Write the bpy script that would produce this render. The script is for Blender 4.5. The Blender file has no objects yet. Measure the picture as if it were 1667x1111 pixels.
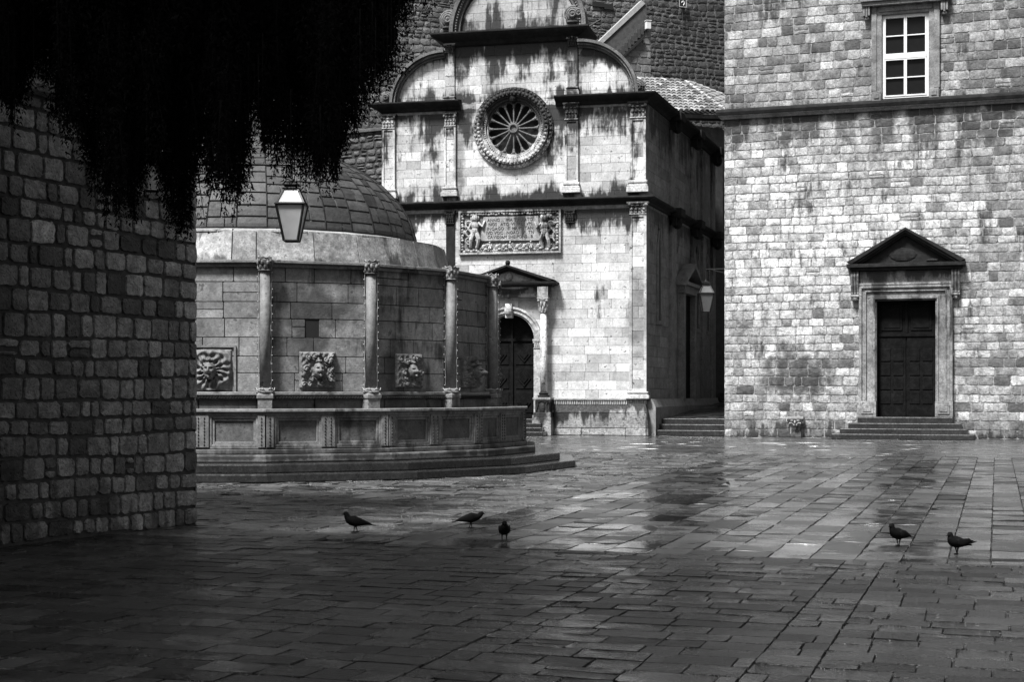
import bpy, math, random
import numpy as np
from mathutils import Vector, Matrix
R = math.radians
sc = bpy.context.scene
C = sc.collection
random.seed(7)
rnd = random.Random(11)

# ------------------------------------------------------------------ camera, light
YAW = R(18.2); F = 2400.0; CX = 833.5; HY = 640.0; EYE = 1.6
cam = bpy.data.cameras.new('camera'); co = bpy.data.objects.new('camera', cam); C.objects.link(co)
cam.sensor_width = 36; cam.lens = 36 * F / 1667; cam.shift_y = 0.0507
cam.clip_end = 600; co.location = (0, 0, EYE); co.rotation_euler = (R(90), 0, YAW); sc.camera = co

w = bpy.data.worlds.new('World'); sc.world = w; w.use_nodes = True
nt = w.node_tree; nt.nodes.clear()
SUN_EL, SUN_AZ = R(57), R(199)      # azimuth the light comes from, clockwise from +Y
sky = nt.nodes.new('ShaderNodeTexSky'); sky.sky_type = 'NISHITA'; sky.sun_disc = False
sky.sun_elevation = SUN_EL; sky.sun_rotation = SUN_AZ; sky.dust_density = 4; sky.air_density = 1
bw = nt.nodes.new('ShaderNodeRGBToBW'); bg = nt.nodes.new('ShaderNodeBackground'); bg.inputs[1].default_value = 0.05
wo = nt.nodes.new('ShaderNodeOutputWorld')
nt.links.new(sky.outputs[0], bw.inputs[0]); nt.links.new(bw.outputs[0], bg.inputs[0]); nt.links.new(bg.outputs[0], wo.inputs[0])
sl = bpy.data.lights.new('sun', 'SUN'); sl.energy = 3.6; sl.angle = R(11); so = bpy.data.objects.new('sun', sl); C.objects.link(so)
sd = Vector((math.sin(SUN_AZ) * math.cos(SUN_EL), math.cos(SUN_AZ) * math.cos(SUN_EL), math.sin(SUN_EL)))
so.rotation_euler = sd.to_track_quat('Z', 'Y').to_euler(); so.location = (0, 0, 40)
sc.view_settings.view_transform = 'Standard'; sc.view_settings.look = 'None'
sc.view_settings.exposure = 1.38; sc.view_settings.gamma = 1.0
sc.render.engine = 'CYCLES'; sc.cycles.max_bounces = 6; sc.cycles.diffuse_bounces = 3; sc.cycles.glossy_bounces = 3; sc.cycles.sample_clamp_indirect = 3; sc.cycles.sample_clamp_direct = 1.2; sc.cycles.caustics_reflective = False

# ------------------------------------------------------------------ surveying helpers (measurements turned into metres)
cA, sA = math.cos(YAW), math.sin(YAW)
def c2w(X, t): return (X * cA - t * sA, X * sA + t * cA)
def rayd(x):
    dx = (x - CX) / F; return (dx * cA - sA, dx * sA + cA)
def onY(x, y, Y):
    a, b = rayd(x); t = Y / b; return (a * t, EYE + (HY - y) * t / F)
def onX(x, y, X):
    a, b = rayd(x); t = X / a; return (b * t, EYE + (HY - y) * t / F)
def gnd(x, y):
    t = EYE * F / (y - HY); a, b = rayd(x); return (a * t, b * t)
def at(x, y, t):
    a, b = rayd(x); return (a * t, b * t, EYE + (HY - y) * t / F)

# ------------------------------------------------------------------ materials
class NT:
    def __init__(s, name):
        s.m = bpy.data.materials.new(name); s.m.use_nodes = True; s.t = s.m.node_tree
        s.b = s.t.nodes['Principled BSDF']; s.tc = None
    def n(s, k, **kw):
        o = s.t.nodes.new(k)
        for a, v in kw.items(): setattr(o, a, v)
        return o
    def put(s, sock, v):
        if isinstance(v, (int, float)): sock.default_value = v
        elif isinstance(v, tuple): sock.default_value = v
        else: s.t.links.new(v, sock)
    def math(s, op, a, b=0.0, c=None, clamp=False):
        o = s.n('ShaderNodeMath', operation=op, use_clamp=clamp); s.put(o.inputs[0], a); s.put(o.inputs[1], b)
        if c is not None: s.put(o.inputs[2], c)
        return o.outputs[0]
    def co(s):
        if s.tc is None: s.tc = s.n('ShaderNodeTexCoord').outputs['Object']
        return s.tc
    def noise(s, scale, detail=4, rough=.55, vec=None, stretch=None):
        v = vec or s.co()
        if stretch:
            mp = s.n('ShaderNodeMapping'); s.put(mp.inputs[0], v); mp.inputs['Scale'].default_value = stretch; v = mp.outputs[0]
        o = s.n('ShaderNodeTexNoise'); s.put(o.inputs['Vector'], v); o.inputs['Scale'].default_value = scale
        o.inputs['Detail'].default_value = detail; o.inputs['Roughness'].default_value = rough; return o.outputs['Fac']
    def rng(s, v, a, b, c=0.0, d=1.0, smooth=False):
        o = s.n('ShaderNodeMapRange'); o.interpolation_type = 'SMOOTHSTEP' if smooth else 'LINEAR'
        s.put(o.inputs[0], v)
        for i, x in zip((1, 2, 3, 4), (a, b, c, d)): o.inputs[i].default_value = x
        return o.outputs[0]
    def attr(s, name):
        o = s.n('ShaderNodeAttribute', attribute_name=name); return o.outputs['Fac']
    def color(s, v):
        o = s.n('ShaderNodeCombineColor')
        for i in range(3): s.put(o.inputs[i], v)
        s.t.links.new(o.outputs[0], s.b.inputs['Base Color'])
    def bump(s, h, strength, dist):
        o = s.n('ShaderNodeBump'); o.inputs['Strength'].default_value = strength; o.inputs['Distance'].default_value = dist
        s.put(o.inputs['Height'], h); s.t.links.new(o.outputs[0], s.b.inputs['Normal'])

def stone_mat(name, lo, hi, drips=(), rises=(), blobs=(), grain=.5, rough=(.55, .85), bump=.6, bdist=.012, streak=.55, dark=.07, pits=True, clean=(), spots=0.0, noisescale=1.0, spec=.5):
    """tone attribute picks each block's own grey; drips = algae streaks below ledges (z, length, amount); rises = grime above ledges"""
    k = NT(name); tone = k.attr('tone')
    base = k.rng(tone, 0, 1, lo, hi)
    n2 = k.noise(2.3 * noisescale, 5, .62); n3 = k.noise(14 * noisescale, 4, .7); n1 = k.noise(.35, 3, .5)
    v = k.math('MULTIPLY', base, k.rng(n2, .3, .7, 1 - grain * .55, 1 + grain * .45))
    v = k.math('MULTIPLY', v, k.rng(n3, .3, .7, 1 - grain * .45, 1 + grain * .4))
    v = k.math('MULTIPLY', v, k.rng(n1, .3, .7, .78, 1.18))
    nm = k.noise(5.5 * noisescale, 6, .7); v = k.math('MULTIPLY', v, k.rng(nm, .38, .62, 1 - grain * .5, 1 + grain * .3))
    vp = k.noise(30, 4, .75); v = k.math('MULTIPLY', v, k.rng(vp, .54, .66, 1, 1 - grain * .75)); v = k.math('MULTIPLY', v, k.rng(vp, .34, .46, 1 + grain * .35, 1))
    sep = k.n('ShaderNodeSeparateXYZ'); k.put(sep.inputs[0], k.co()); z = sep.outputs[2]
    st = None
    def add(m):
        nonlocal st
        st = m if st is None else k.math('MAXIMUM', st, m)
    if drips or rises:
        sn = k.noise(1.0, 6, .66, stretch=(1.5, 1.5, .16)); sn2 = k.noise(1.0, 4, .65, stretch=(6, 6, 1.1))
        s_ = k.rng(k.math('ADD', k.math('MULTIPLY', sn, .65), k.math('MULTIPLY', sn2, .35)), .36, .64)
        for zc, L, amt in drips:
            m = k.rng(k.math('SUBTRACT', zc, z), 0, L, amt, 0)
            m = k.math('MULTIPLY', m, k.rng(k.math('SUBTRACT', zc, z), -.12, 0, 0, 1))
            add(m)
        for zc, L, amt in rises:
            m = k.rng(k.math('SUBTRACT', z, zc), 0, L, amt, 0)
            m = k.math('MULTIPLY', m, k.rng(k.math('SUBTRACT', z, zc), -.12, 0, 0, 1))
            add(m)
        cl_ = k.noise(.8, 4, .6)
        s_ = k.math('ADD', s_, k.rng(cl_, .35, .65, -.40, .30))
        st = k.rng(k.math('ADD', s_, st), .84, 1.30, 0, 1, True)
    for bx, by, bz, rx, ry, rz, amt in blobs:
        mp = k.n('ShaderNodeMapping', vector_type='TEXTURE'); k.put(mp.inputs[0], k.co())
        mp.inputs['Location'].default_value = (bx, by, bz); mp.inputs['Scale'].default_value = (rx, ry, rz)
        ln = k.n('ShaderNodeVectorMath', operation='LENGTH'); k.put(ln.inputs[0], mp.outputs[0])
        m = k.rng(k.math('ADD', ln.outputs['Value'], k.math('MULTIPLY', k.math('SUBTRACT', n2, .5), 1.6)), .5, 1.25, amt, 0, True)
        add(m)
    if spots:
        add(k.rng(k.noise(5.5, 5, .7), .62 - spots * .1, .72 - spots * .08, 0, .85, True))
    for bx, by, bz, rx, ry, rz, amt in clean:
        mp = k.n('ShaderNodeMapping', vector_type='TEXTURE'); k.put(mp.inputs[0], k.co())
        mp.inputs['Location'].default_value = (bx, by, bz); mp.inputs['Scale'].default_value = (rx, ry, rz)
        ln = k.n('ShaderNodeVectorMath', operation='LENGTH'); k.put(ln.inputs[0], mp.outputs[0])
        st = k.math('MULTIPLY', st, k.rng(k.math('ADD', ln.outputs['Value'], k.math('MULTIPLY', k.math('SUBTRACT', n2, .5), 1.2)), .6, 1.1, 1 - amt, 1, True))
    if st is not None:
        v = k.math('MULTIPLY', v, k.rng(st, 0, 1, 1, dark))
    k.color(v)
    k.put(k.b.inputs['Roughness'], k.rng(n3, .3, .7, rough[0], rough[1]))
    h = k.math('ADD', k.math('MULTIPLY', n2, .5), k.math('MULTIPLY', n3, .6))
    if pits:
        vo = k.n('ShaderNodeTexVoronoi'); k.put(vo.inputs['Vector'], k.co()); vo.inputs['Scale'].default_value = 22
        h = k.math('ADD', h, k.rng(vo.outputs['Distance'], 0, .35, 0, .35))
    k.b.inputs['Specular IOR Level'].default_value = spec
    k.bump(h, bump, bdist)
    return k.m

def plain(name, v, rough=.6, metal=0.0, var=.2, bump=0.0, spec=.5):
    k = NT(name); n = k.noise(6, 4, .6); k.color(k.rng(n, .3, .7, v * (1 - var), v * (1 + var)))
    k.b.inputs['Roughness'].default_value = rough; k.b.inputs['Metallic'].default_value = metal; k.b.inputs['Specular IOR Level'].default_value = spec
    if bump: k.bump(k.noise(30, 3, .6), bump, .01)
    return k.m

# ------------------------------------------------------------------ mesh builder
class MB:
    def __init__(s): s.v = []; s.f = []; s.a = []; s.b = []; s.ta = .5; s.tb = .5
    def vert(s, p):
        s.v.append(tuple(p)); s.a.append(s.ta); s.b.append(s.tb); return len(s.v) - 1
    def face(s, idx): s.f.append(tuple(idx))
    def box(s, x0, x1, y0, y1, z0, z1):
        i = len(s.v)
        for x, y, z in ((x0, y0, z0), (x1, y0, z0), (x1, y1, z0), (x0, y1, z0), (x0, y0, z1), (x1, y0, z1), (x1, y1, z1), (x0, y1, z1)): s.vert((x, y, z))
        for q in ((0, 3, 2, 1), (4, 5, 6, 7), (0, 1, 5, 4), (1, 2, 6, 5), (2, 3, 7, 6), (3, 0, 4, 7)): s.face([i + j for j in q])
    def hexa(s, P):
        i = len(s.v)
        for p in P: s.vert(p)
        for q in ((0, 3, 2, 1), (4, 5, 6, 7), (0, 1, 5, 4), (1, 2, 6, 5), (2, 3, 7, 6), (3, 0, 4, 7)): s.face([i + j for j in q])
    def prism_xz(s, poly, y0, y1):
        """poly in x,z (counter-clockwise seen from -y), extruded y0 (front) to y1"""
        n = len(poly); i = len(s.v)
        for x, z in poly: s.vert((x, y0, z))
        for x, z in poly: s.vert((x, y1, z))
        s.face([i + k for k in range(n)]); s.face([i + n + k for k in reversed(range(n))])
        for k in range(n):
            k2 = (k + 1) % n; s.face([i + k, i + n + k, i + n + k2, i + k2])
    def prism_xy(s, poly, z0, z1):
        n = len(poly); i = len(s.v)
        for x, y in poly: s.vert((x, y, z0))
        for x, y in poly: s.vert((x, y, z1))
        s.face([i + k for k in reversed(range(n))]); s.face([i + n + k for k in range(n)])
        for k in range(n):
            k2 = (k + 1) % n; s.face([i + k, i + k2, i + n + k2, i + n + k])
    def ring(s, pin, pout, z0, z1):
        """closed ring between an inner and outer polygon"""
        n = len(pin); i = len(s.v)
        for P, z in ((pout, z0), (pout, z1), (pin, z1), (pin, z0)):
            for x, y in P: s.vert((x, y, z))
        for r in range(4):
            for k in range(n):
                k2 = (k + 1) % n; a = i + r * n; b = i + ((r + 1) % 4) * n
                s.face([a + k, a + k2, b + k2, b + k])
    def lathe(s, prof, cx=0, cy=0, n=24, cap=True, a0=0.0, a1=2 * math.pi):
        full = abs(a1 - a0 - 2 * math.pi) < 1e-6; m = n if full else n + 1; i = len(s.v)
        for r, z in prof:
            for k in range(m):
                a = a0 + (a1 - a0) * k / n; s.vert((cx + r * math.cos(a), cy + r * math.sin(a), z))
        for j in range(len(prof) - 1):
            for k in range(n):
                k2 = (k + 1) % m; s.face([i + j * m + k, i + j * m + k2, i + (j + 1) * m + k2, i + (j + 1) * m + k])
        if cap and full:
            s.face([i + k for k in reversed(range(m))]); s.face([i + (len(prof) - 1) * m + k for k in range(m)])
    def ell(s, c, r, nu=10, nv=6):
        i = len(s.v)
        s.vert((c[0], c[1], c[2] - r[2]))
        for j in range(1, nv):
            p = -math.pi / 2 + math.pi * j / nv
            for k in range(nu):
                a = 2 * math.pi * k / nu; s.vert((c[0] + r[0] * math.cos(p) * math.cos(a), c[1] + r[1] * math.cos(p) * math.sin(a), c[2] + r[2] * math.sin(p)))
        t = s.vert((c[0], c[1], c[2] + r[2]))
        for k in range(nu):
            k2 = (k + 1) % nu; s.face([i, i + 1 + k2, i + 1 + k]); s.face([t, t - nu + k, t - nu + k2])
        for j in range(nv - 2):
            for k in range(nu):
                k2 = (k + 1) % nu; a = i + 1 + j * nu; s.face([a + k, a + k2, a + nu + k2, a + nu + k])
    def tube(s, pts, r, n=6, caps=True):
        pts = [Vector(p) for p in pts]; i = len(s.v); m = len(pts)
        rr = r if isinstance(r, (list, tuple)) else [r] * m
        up = None
        for j, p in enumerate(pts):
            d = (pts[min(j + 1, m - 1)] - pts[max(j - 1, 0)]).normalized()
            if up is None: up = Vector((0, 0, 1)) if abs(d.z) < .9 else Vector((1, 0, 0))
            a = d.cross(up)
            if a.length < 1e-4: a = d.orthogonal()
            a.normalize(); b = a.cross(d).normalized(); up = b
            for k in range(n):
                t = 2 * math.pi * k / n; s.vert(p + (a * math.cos(t) + b * math.sin(t)) * rr[j])
        for j in range(m - 1):
            for k in range(n):
                k2 = (k + 1) % n; s.face([i + j * n + k, i + j * n + k2, i + (j + 1) * n + k2, i + (j + 1) * n + k])
        if caps:
            s.face([i + k for k in reversed(range(n))]); s.face([i + (m - 1) * n + k for k in range(n)])
    def sweep(s, prof, path):
        """profile (out, z) swept along a horizontal path; 'out' is to the right of travel; mitred"""
        P = [Vector((p[0], p[1])) for p in path]; m = len(P); i = len(s.v); n = len(prof)
        zo = [p[2] if len(p) > 2 else 0 for p in path]
        for j in range(m):
            d0 = (P[j] - P[j - 1]).normalized() if j > 0 else None
            d1 = (P[j + 1] - P[j]).normalized() if j < m - 1 else None
            n0 = Vector((d0.y, -d0.x)) if d0 else None; n1 = Vector((d1.y, -d1.x)) if d1 else None
            if n0 is None: nn = n1
            elif n1 is None: nn = n0
            else:
                nn = (n0 + n1); nn = nn / max(nn.dot(n1), .2)
            for o, z in prof: s.vert((P[j].x + nn.x * o, P[j].y + nn.y * o, z + zo[j]))
        for j in range(m - 1):
            for k in range(n - 1):
                a = i + j * n + k; b = a + n; s.face([a, b, b + 1, a + 1])
            s.face([i + j * n + n - 1, i + (j + 1) * n + n - 1, i + (j + 1) * n, i + j * n])
        s.face([i + k for k in range(n)]); s.face([i + (m - 1) * n + k for k in reversed(range(n))])
    def stone(s, poly, fn, gap=.012, depth=.03, rough=.0, rnd_c=.02, dome=.0, r=None, seg=.16, bev=.01):
        """one block: poly in (u,z), fn(u,z,d)->xyz"""
        r = r or rnd
        cx = sum(p[0] for p in poly) / len(poly); cz = sum(p[1] for p in poly) / len(poly)
        w_ = max(p[0] for p in poly) - min(p[0] for p in poly); h_ = max(p[1] for p in poly) - min(p[1] for p in poly)
        if w_ < .05 or h_ < .04: return
        if rough: gap *= r.uniform(.5, 1.9)
        ku = 1 - gap / w_; kz = 1 - gap / h_
        q = [(cx + (x - cx) * ku, cz + (z - cz) * kz) for x, z in poly]
        ring = []; n = len(q)
        for k in range(n):
            a, b, c = q[k - 1], q[k], q[(k + 1) % n]
            la = math.hypot(a[0] - b[0], a[1] - b[1]); lc = math.hypot(c[0] - b[0], c[1] - b[1])
            if la < 1e-5 or lc < 1e-5: continue
            if rnd_c:
                ca = min(rnd_c * r.uniform(.4, 1.6), la * .3); cc = min(rnd_c * r.uniform(.4, 1.6), lc * .3)
                ring.append((b[0] + (a[0] - b[0]) * ca / la, b[1] + (a[1] - b[1]) * ca / la))
                ring.append((b[0] + (c[0] - b[0]) * cc / lc, b[1] + (c[1] - b[1]) * cc / lc))
            else: ring.append(b)
            if rough and lc > seg * 1.3:
                m = int(lc / seg)
                for j in range(1, m + 1):
                    t = j / (m + 1); ring.append((b[0] + (c[0] - b[0]) * t, b[1] + (c[1] - b[1]) * t))
        if rough: ring = [(x + r.uniform(-rough, rough), z + r.uniform(-rough, rough)) for x, z in ring]
        n = len(ring)
        if n < 3: return
        i = len(s.v)
        for x, z in ring: s.vert(fn(x, z, -.01))
        kb = 1 - 2 * bev / w_; kc = 1 - 2 * bev / h_
        for x, z in ring: s.vert(fn(cx + (x - cx) * kb, cz + (z - cz) * kc, depth * (1 if not rough else r.uniform(.75, 1.1))))
        for k in range(n):
            k2 = (k + 1) % n; s.face([i + k, i + k2, i + n + k2, i + n + k])
        if dome:
            c = s.vert(fn(cx + r.uniform(-.1, .1) * w_, cz + r.uniform(-.1, .1) * h_, depth + dome * r.uniform(.3, 1)))
            for k in range(n): s.face([i + n + k, i + n + (k + 1) % n, c])
        else: s.face([i + n + k for k in range(n)])
    def build(s, name, mat, parent=None, smooth=False, bev=0.0, loc=None):
        me = bpy.data.meshes.new(name); me.from_pydata(s.v, [], s.f)
        for nm, arr in (('tone', s.a), ('wet', s.b)):
            at_ = me.attributes.new(nm, 'FLOAT', 'POINT'); at_.data.foreach_set('value', np.array(arr, dtype=np.float32))
        if smooth: me.polygons.foreach_set('use_smooth', [True] * len(me.polygons))
        me.materials.append(mat); me.update()
        o = bpy.data.objects.new(name, me); C.objects.link(o)
        if parent: o.parent = parent
        if loc: o.location = loc
        if bev:
            m = o.modifiers.new('bevel', 'BEVEL'); m.width = bev; m.segments = 2; m.limit_method = 'ANGLE'; m.angle_limit = R(40)
        return o

def clip(poly, nx, nz, d):
    """keep the side where nx*x+nz*z >= d"""
    out = []
    for k in range(len(poly)):
        a, b = poly[k], poly[(k + 1) % len(poly)]
        da = nx * a[0] + nz * a[1] - d; db = nx * b[0] + nz * b[1] - d
        if da >= 0: out.append(a)
        if (da >= 0) != (db >= 0):
            t = da / (da - db); out.append((a[0] + (b[0] - a[0]) * t, a[1] + (b[1] - a[1]) * t))
    return out
def outside_circle(cx, cz, rad):
    def f(poly):
        px = sum(p[0] for p in poly) / len(poly) - cx; pz = sum(p[1] for p in poly) / len(poly) - cz
        L = math.hypot(px, pz)
        if L < 1e-6: return []
        px /= L; pz /= L; return clip(poly, px, pz, px * cx + pz * cz + rad)
    return f
def convex(pts):
    def f(poly):
        n = len(pts)
        for k in range(n):
            (x0, z0), (x1, z1) = pts[k], pts[(k + 1) % n]
            nx, nz = -(z1 - z0), (x1 - x0); L = math.hypot(nx, nz)
            if L < 1e-9: continue
            nx /= L; nz /= L; poly = clip(poly, nx, nz, nx * x0 + nz * z0)
            if len(poly) < 3: return []
        return poly
    return f
def levels(z0, z1, h0, h1, r=rnd):
    z = [z0]
    while z[-1] < z1 - h1 * .6: z.append(z[-1] + r.uniform(h0, h1))
    z[-1] = z1 if z1 - z[-1] < h0 * .5 else z[-1]
    if z[-1] < z1: z.append(z1)
    return z
def lay(mb, fn, x0, x1, zs, w0, w1, holes=(), clips=(), tone=None, r=rnd, split=0.0, wavy=0.0, **kw):
    ph = r.uniform(0, 6)
    def wz(x, i): return wavy * (math.sin(x * .9 + ph + i * .37) + .6 * math.sin(x * 2.1 + i * 1.7))
    for i in range(len(zs) - 1):
        za, zb = zs[i], zs[i + 1]
        segs = [(x0, x1)]
        for hx0, hx1, hz0, hz1 in holes:
            if zb > hz0 + .03 and za < hz1 - .03:
                ns = []
                for a, b in segs:
                    if hx1 <= a or hx0 >= b: ns.append((a, b)); continue
                    if hx0 > a: ns.append((a, hx0))
                    if hx1 < b: ns.append((hx1, b))
                segs = ns
        for a, b in segs:
            x = a; first = True
            while x < b - 1e-6:
                ww = r.uniform(w0, w1)
                if first: ww *= r.uniform(.4, 1); first = False
                nx = x + ww
                if nx > b - w0 * .45: nx = b
                parts = [(x, nx, za, zb)]
                if split and r.random() < split:
                    zm = za + (zb - za) * r.uniform(.4, .6); parts = [(x, nx, za, zm), (x, nx, zm, zb)]
                for (p0, p1, q0, q1) in parts:
                    poly = [(p0, q0 + wz(p0, i)), (p1, q0 + wz(p1, i)), (p1, q1 + wz(p1, i + 1)), (p0, q1 + wz(p0, i + 1))]
                    for c in clips:
                        poly = c(poly)
                        if len(poly) < 3: break
                    if len(poly) < 3: continue
                    if tone:
                        mb.ta = tone((p0 + p1) / 2, (q0 + q1) / 2, r)
                    mb.stone(poly, fn, r=r, **kw)
                x = nx
    mb.ta = .5

def empty(name, label, cat, loc=(0, 0, 0), rz=0.0, group=None):
    o = bpy.data.objects.new(name, None); C.objects.link(o); o.location = loc; o.rotation_euler = (0, 0, rz)
    o['label'] = label; o['category'] = cat
    if group: o['group'] = group
    return o
def tag(o, label, cat, group=None):
    o['label'] = label; o['category'] = cat
    if group: o['group'] = group
    return o
def struct(o, kind='structure'): o['kind'] = kind; return o
def kids(o): return [c for c in bpy.data.objects if c.parent == o]
def clone(o, parent=None):
    c = o.copy(); C.objects.link(c)
    if parent: c.parent = parent
    for k in kids(o): clone(k, c)
    return c

def corinthian(mb, x0, x1, yf, z0, z1, depth=.16, r=rnd, cyl=False):
    """leafy capital on a flat pilaster: x0..x1 the shaft, front plane yf, z0..z1"""
    w_ = x1 - x0; cx = (x0 + x1) / 2; h = z1 - z0; d = depth
    n = 5
    for k in range(n):                               # flaring bell
        t0, t1 = k / n, (k + 1) / n; e0 = w_ * .12 * t0 ** 2; e1 = w_ * .12 * t1 ** 2
        a, b = z0 + h * .86 * t0, z0 + h * .86 * t1
        mb.hexa([(x0 - e0, yf - e0, a), (x1 + e0, yf - e0, a), (x1 + e0, yf + d, a), (x0 - e0, yf + d, a),
                 (x0 - e1, yf - e1, b), (x1 + e1, yf - e1, b), (x1 + e1, yf + d, b), (x0 - e1, yf + d, b)])
    mb.box(x0 - w_ * .17, x1 + w_ * .17, yf - w_ * .2, yf + d, z0 + h * .88, z1)
    mb.tube([(x0 - .02, yf - .02, z0), (x1 + .02, yf - .02, z0)], h * .05, 6)
    for row, (nl, zz, hh) in enumerate(((4, .1, .3), (3, .4, .3))):
        for k in range(nl):
            lx = x0 + w_ * (k + .5) / nl; lz = z0 + h * zz
            ww = w_ / nl * .46
            mb.ell((lx, yf - .03, lz + h * hh * .4), (ww, w_ * .07, h * hh * .62), 7, 5)
            mb.ell((lx, yf - w_ * .13, lz + h * hh * .95), (ww * .9, w_ * .07, h * .07), 7, 4)
    for sx in (-1, 1):
        vx = cx + sx * w_ * .52; vz = z0 + h * .74
        mb.ell((vx, yf - w_ * .14, vz), (w_ * .13, w_ * .1, h * .13), 8, 5)
        mb.tube([(cx + sx * w_ * .1, yf - w_ * .06, z0 + h * .55), (cx + sx * w_ * .3, yf - w_ * .13, z0 + h * .8), (vx, yf - w_ * .14, z0 + h * .84)], w_ * .035, 5)
    mb.ell((cx, yf - w_ * .17, z0 + h * .9), (w_ * .1, w_ * .07, h * .1), 7, 4)

print('helpers ready')
#@@SETTING
# ================================================================== SETTING: ground and paving
g = MB(); g.prism_xy([(-150, -60), (120, -60), (120, 200), (-150, 200)], -.5, -.03)
M_joint = plain('joint_dirt', .02, .5, var=.3)
struct(g.build('ground', M_joint))

def paving_mat(name, lo, hi, r0, r1, wav=.5, bd=.02, fine=.35, spec=.5):
    k = NT(name); tone = k.attr('tone'); wet = k.attr('wet'); n4 = k.noise(70, 3, .75)
    n1 = k.noise(.55, 4, .55); n2 = k.noise(3.2, 5, .6); n3 = k.noise(26, 4, .7)
    v = k.rng(tone, 0, 1, lo, hi); v = k.math('MULTIPLY', v, k.rng(n2, .3, .7, .65, 1.3)); v = k.math('MULTIPLY', v, k.rng(n3, .3, .7, .7, 1.3))
    v = k.math('MULTIPLY', v, k.rng(n4, .35, .65, 1 - .5 * fine, 1 + .6 * fine))
    k.color(v)
    wv = k.math('ADD', k.math('MULTIPLY', wet, .75), k.math('MULTIPLY', k.rng(n1, .42, .58, 0, 1), .45))
    wv = k.math('ADD', wv, k.math('MULTIPLY', k.math('SUBTRACT', n2, .5), 1.6))
    k.put(k.b.inputs['Roughness'], k.rng(wv, .25, .8, r0, r1))
    k.b.inputs['IOR'].default_value = 1.45
    h = k.math('ADD', k.math('MULTIPLY', n2, 1.0), k.math('MULTIPLY', k.math('ADD', n3, k.math('MULTIPLY', n4, .5)), fine))
    k.b.inputs['Specular IOR Level'].default_value = spec
    wq = k.rng(wv, .2, .8, .35, 1.0)
    k.bump(k.math('MULTIPLY', h, wq), wav, bd)
    return k.m
M_pave = paving_mat('wet_limestone_paving', .003, .08, .02, .36, .42, .02, .2, .75)
M_pave3 = paving_mat('wet_rippled_paving', .004, .12, .06, .45, .9, .06, .4, 1.0)
M_pave4 = paving_mat('worn_rough_paving', .003, .04, .05, .42, .8, .03, .9, .6)
M_pave2 = paving_mat('wet_smooth_paving', .015, .09, .10, .28, .16, .02, .2, .8)

st = {'ax': 0, 'ay': 0, 'o': 0, 'cx': 0, 'cy': 0}
def slab_tone(mb, amp=.006):
    def f(x, y, r):
        st['cx'], st['cy'] = x, y; st['ax'] = r.gauss(0, amp); st['ay'] = r.gauss(0, amp); st['o'] = r.uniform(-.004, .002)
        mb.tb = r.random()
        return min(1, max(0, r.gauss(.38, .17) + (.45 if r.random() < .08 else 0) - (.3 if r.random() < .12 else 0)))
    return f
def fxy(u, v, d): return (u, v, d - .02 + st['o'] + st['ax'] * (u - st['cx']) + st['ay'] * (v - st['cy']))
def fyx(u, v, d): return (v, u, d - .02 + st['o'] + st['ax'] * (v - st['cx']) + st['ay'] * (u - st['cy']))
pv = MB(); rp = random.Random(5)
tn = slab_tone(pv)
def tn_sw(x, y, r): return tn(y, x, r)
kw = dict(gap=.006, depth=.02, rough=.004, rnd_c=.014, bev=.004, r=rp, seg=.2)
# near field: rows along X with through joints
for a, b in ((-14, -3.2), (-3.2, -1.37), (-1.37, -1.0), (-1.0, 4)):
    lay(pv, fxy, a, b, levels(3.0, 14.4, .24, .34, rp), .24, .55, tone=tn, wavy=.006, split=.04, **kw)
struct(pv.build('pavement', M_pave4)); pv = MB(); tn = slab_tone(pv, .012)
# strips running away from the camera
x = -6.2
while x < 4:
    wd = rp.uniform(.38, .45)
    sub = MB()
    lay(pv, fyx, 14.42, 38.6, [x, x + wd], .45, 1.05, tone=tn_sw, wavy=.0, **kw)
    x += wd
struct(pv.build('pavement', M_pave)); pv = MB(); tn = slab_tone(pv, .022)
lay(pv, fxy, -22, -6.22, levels(14.42, 38.6, .28, .40, rp), .34, .85, tone=tn, wavy=.008, split=.05, **kw)
struct(pv.build('pavement', M_pave3))
pv = MB(); tn = slab_tone(pv, .0015)
lay(pv, fxy, -26, 6, [38.64, 38.86], .5, 1.2, tone=lambda x, y, r: min(1, tn(x, y, r) + .6), **kw)
lay(pv, fxy, -26, 6, levels(38.9, 47.1, .5, .7, rp), .9, 1.7, tone=lambda x, y, r: min(1, .35 * tn(x, y, r) + .35), **kw)
lay(pv, fxy, -26, 6, [47.14, 47.4], .5, 1.2, tone=lambda x, y, r: min(1, tn(x, y, r) + .5), **kw)
lay(pv, fxy, -26, 6, levels(47.44, 53.9, .6, .9, rp), .6, 1.4, tone=lambda x, y, r: .6 * tn(x, y, r) + .2, **kw)
struct(pv.build('pavement', M_pave2))

# alley: three steps then a climbing floor
M_step = stone_mat('step_stone', .012, .036, grain=.5, rough=(.15, .35), bump=.15, pits=False)
al = MB()
for k, yy in enumerate((53.95, 54.4, 54.85)):
    al.box(-12.3, -9.5, yy, 56 + k * .01, .21 * k - .01 * (k > 0), .21 * (k + 1))
struct(al.build('alley_steps', M_step, bev=.02))
al = MB(); tn = slab_tone(al, .003)
def fal(u, v, d): return (u, v, .62 + (v - 55.3) * .045 + d)
al.hexa([(-12.4, 55.25, .2), (-9.47, 55.25, .2), (-9.47, 70, .9), (-12.4, 70, .9), (-12.4, 55.25, .618), (-9.47, 55.25, .618), (-9.47, 70, 1.28), (-12.4, 70, 1.28)])
lay(al, fal, -12.35, -9.5, levels(55.3, 68.5, .4, .6, rp), .5, 1.2, tone=lambda x, y, r: .5 * tn(x, y, r), gap=.02, depth=.015, rnd_c=.01, bev=.006, r=rp)
struct(al.build('alley_path', M_pave))
al = MB()
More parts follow.
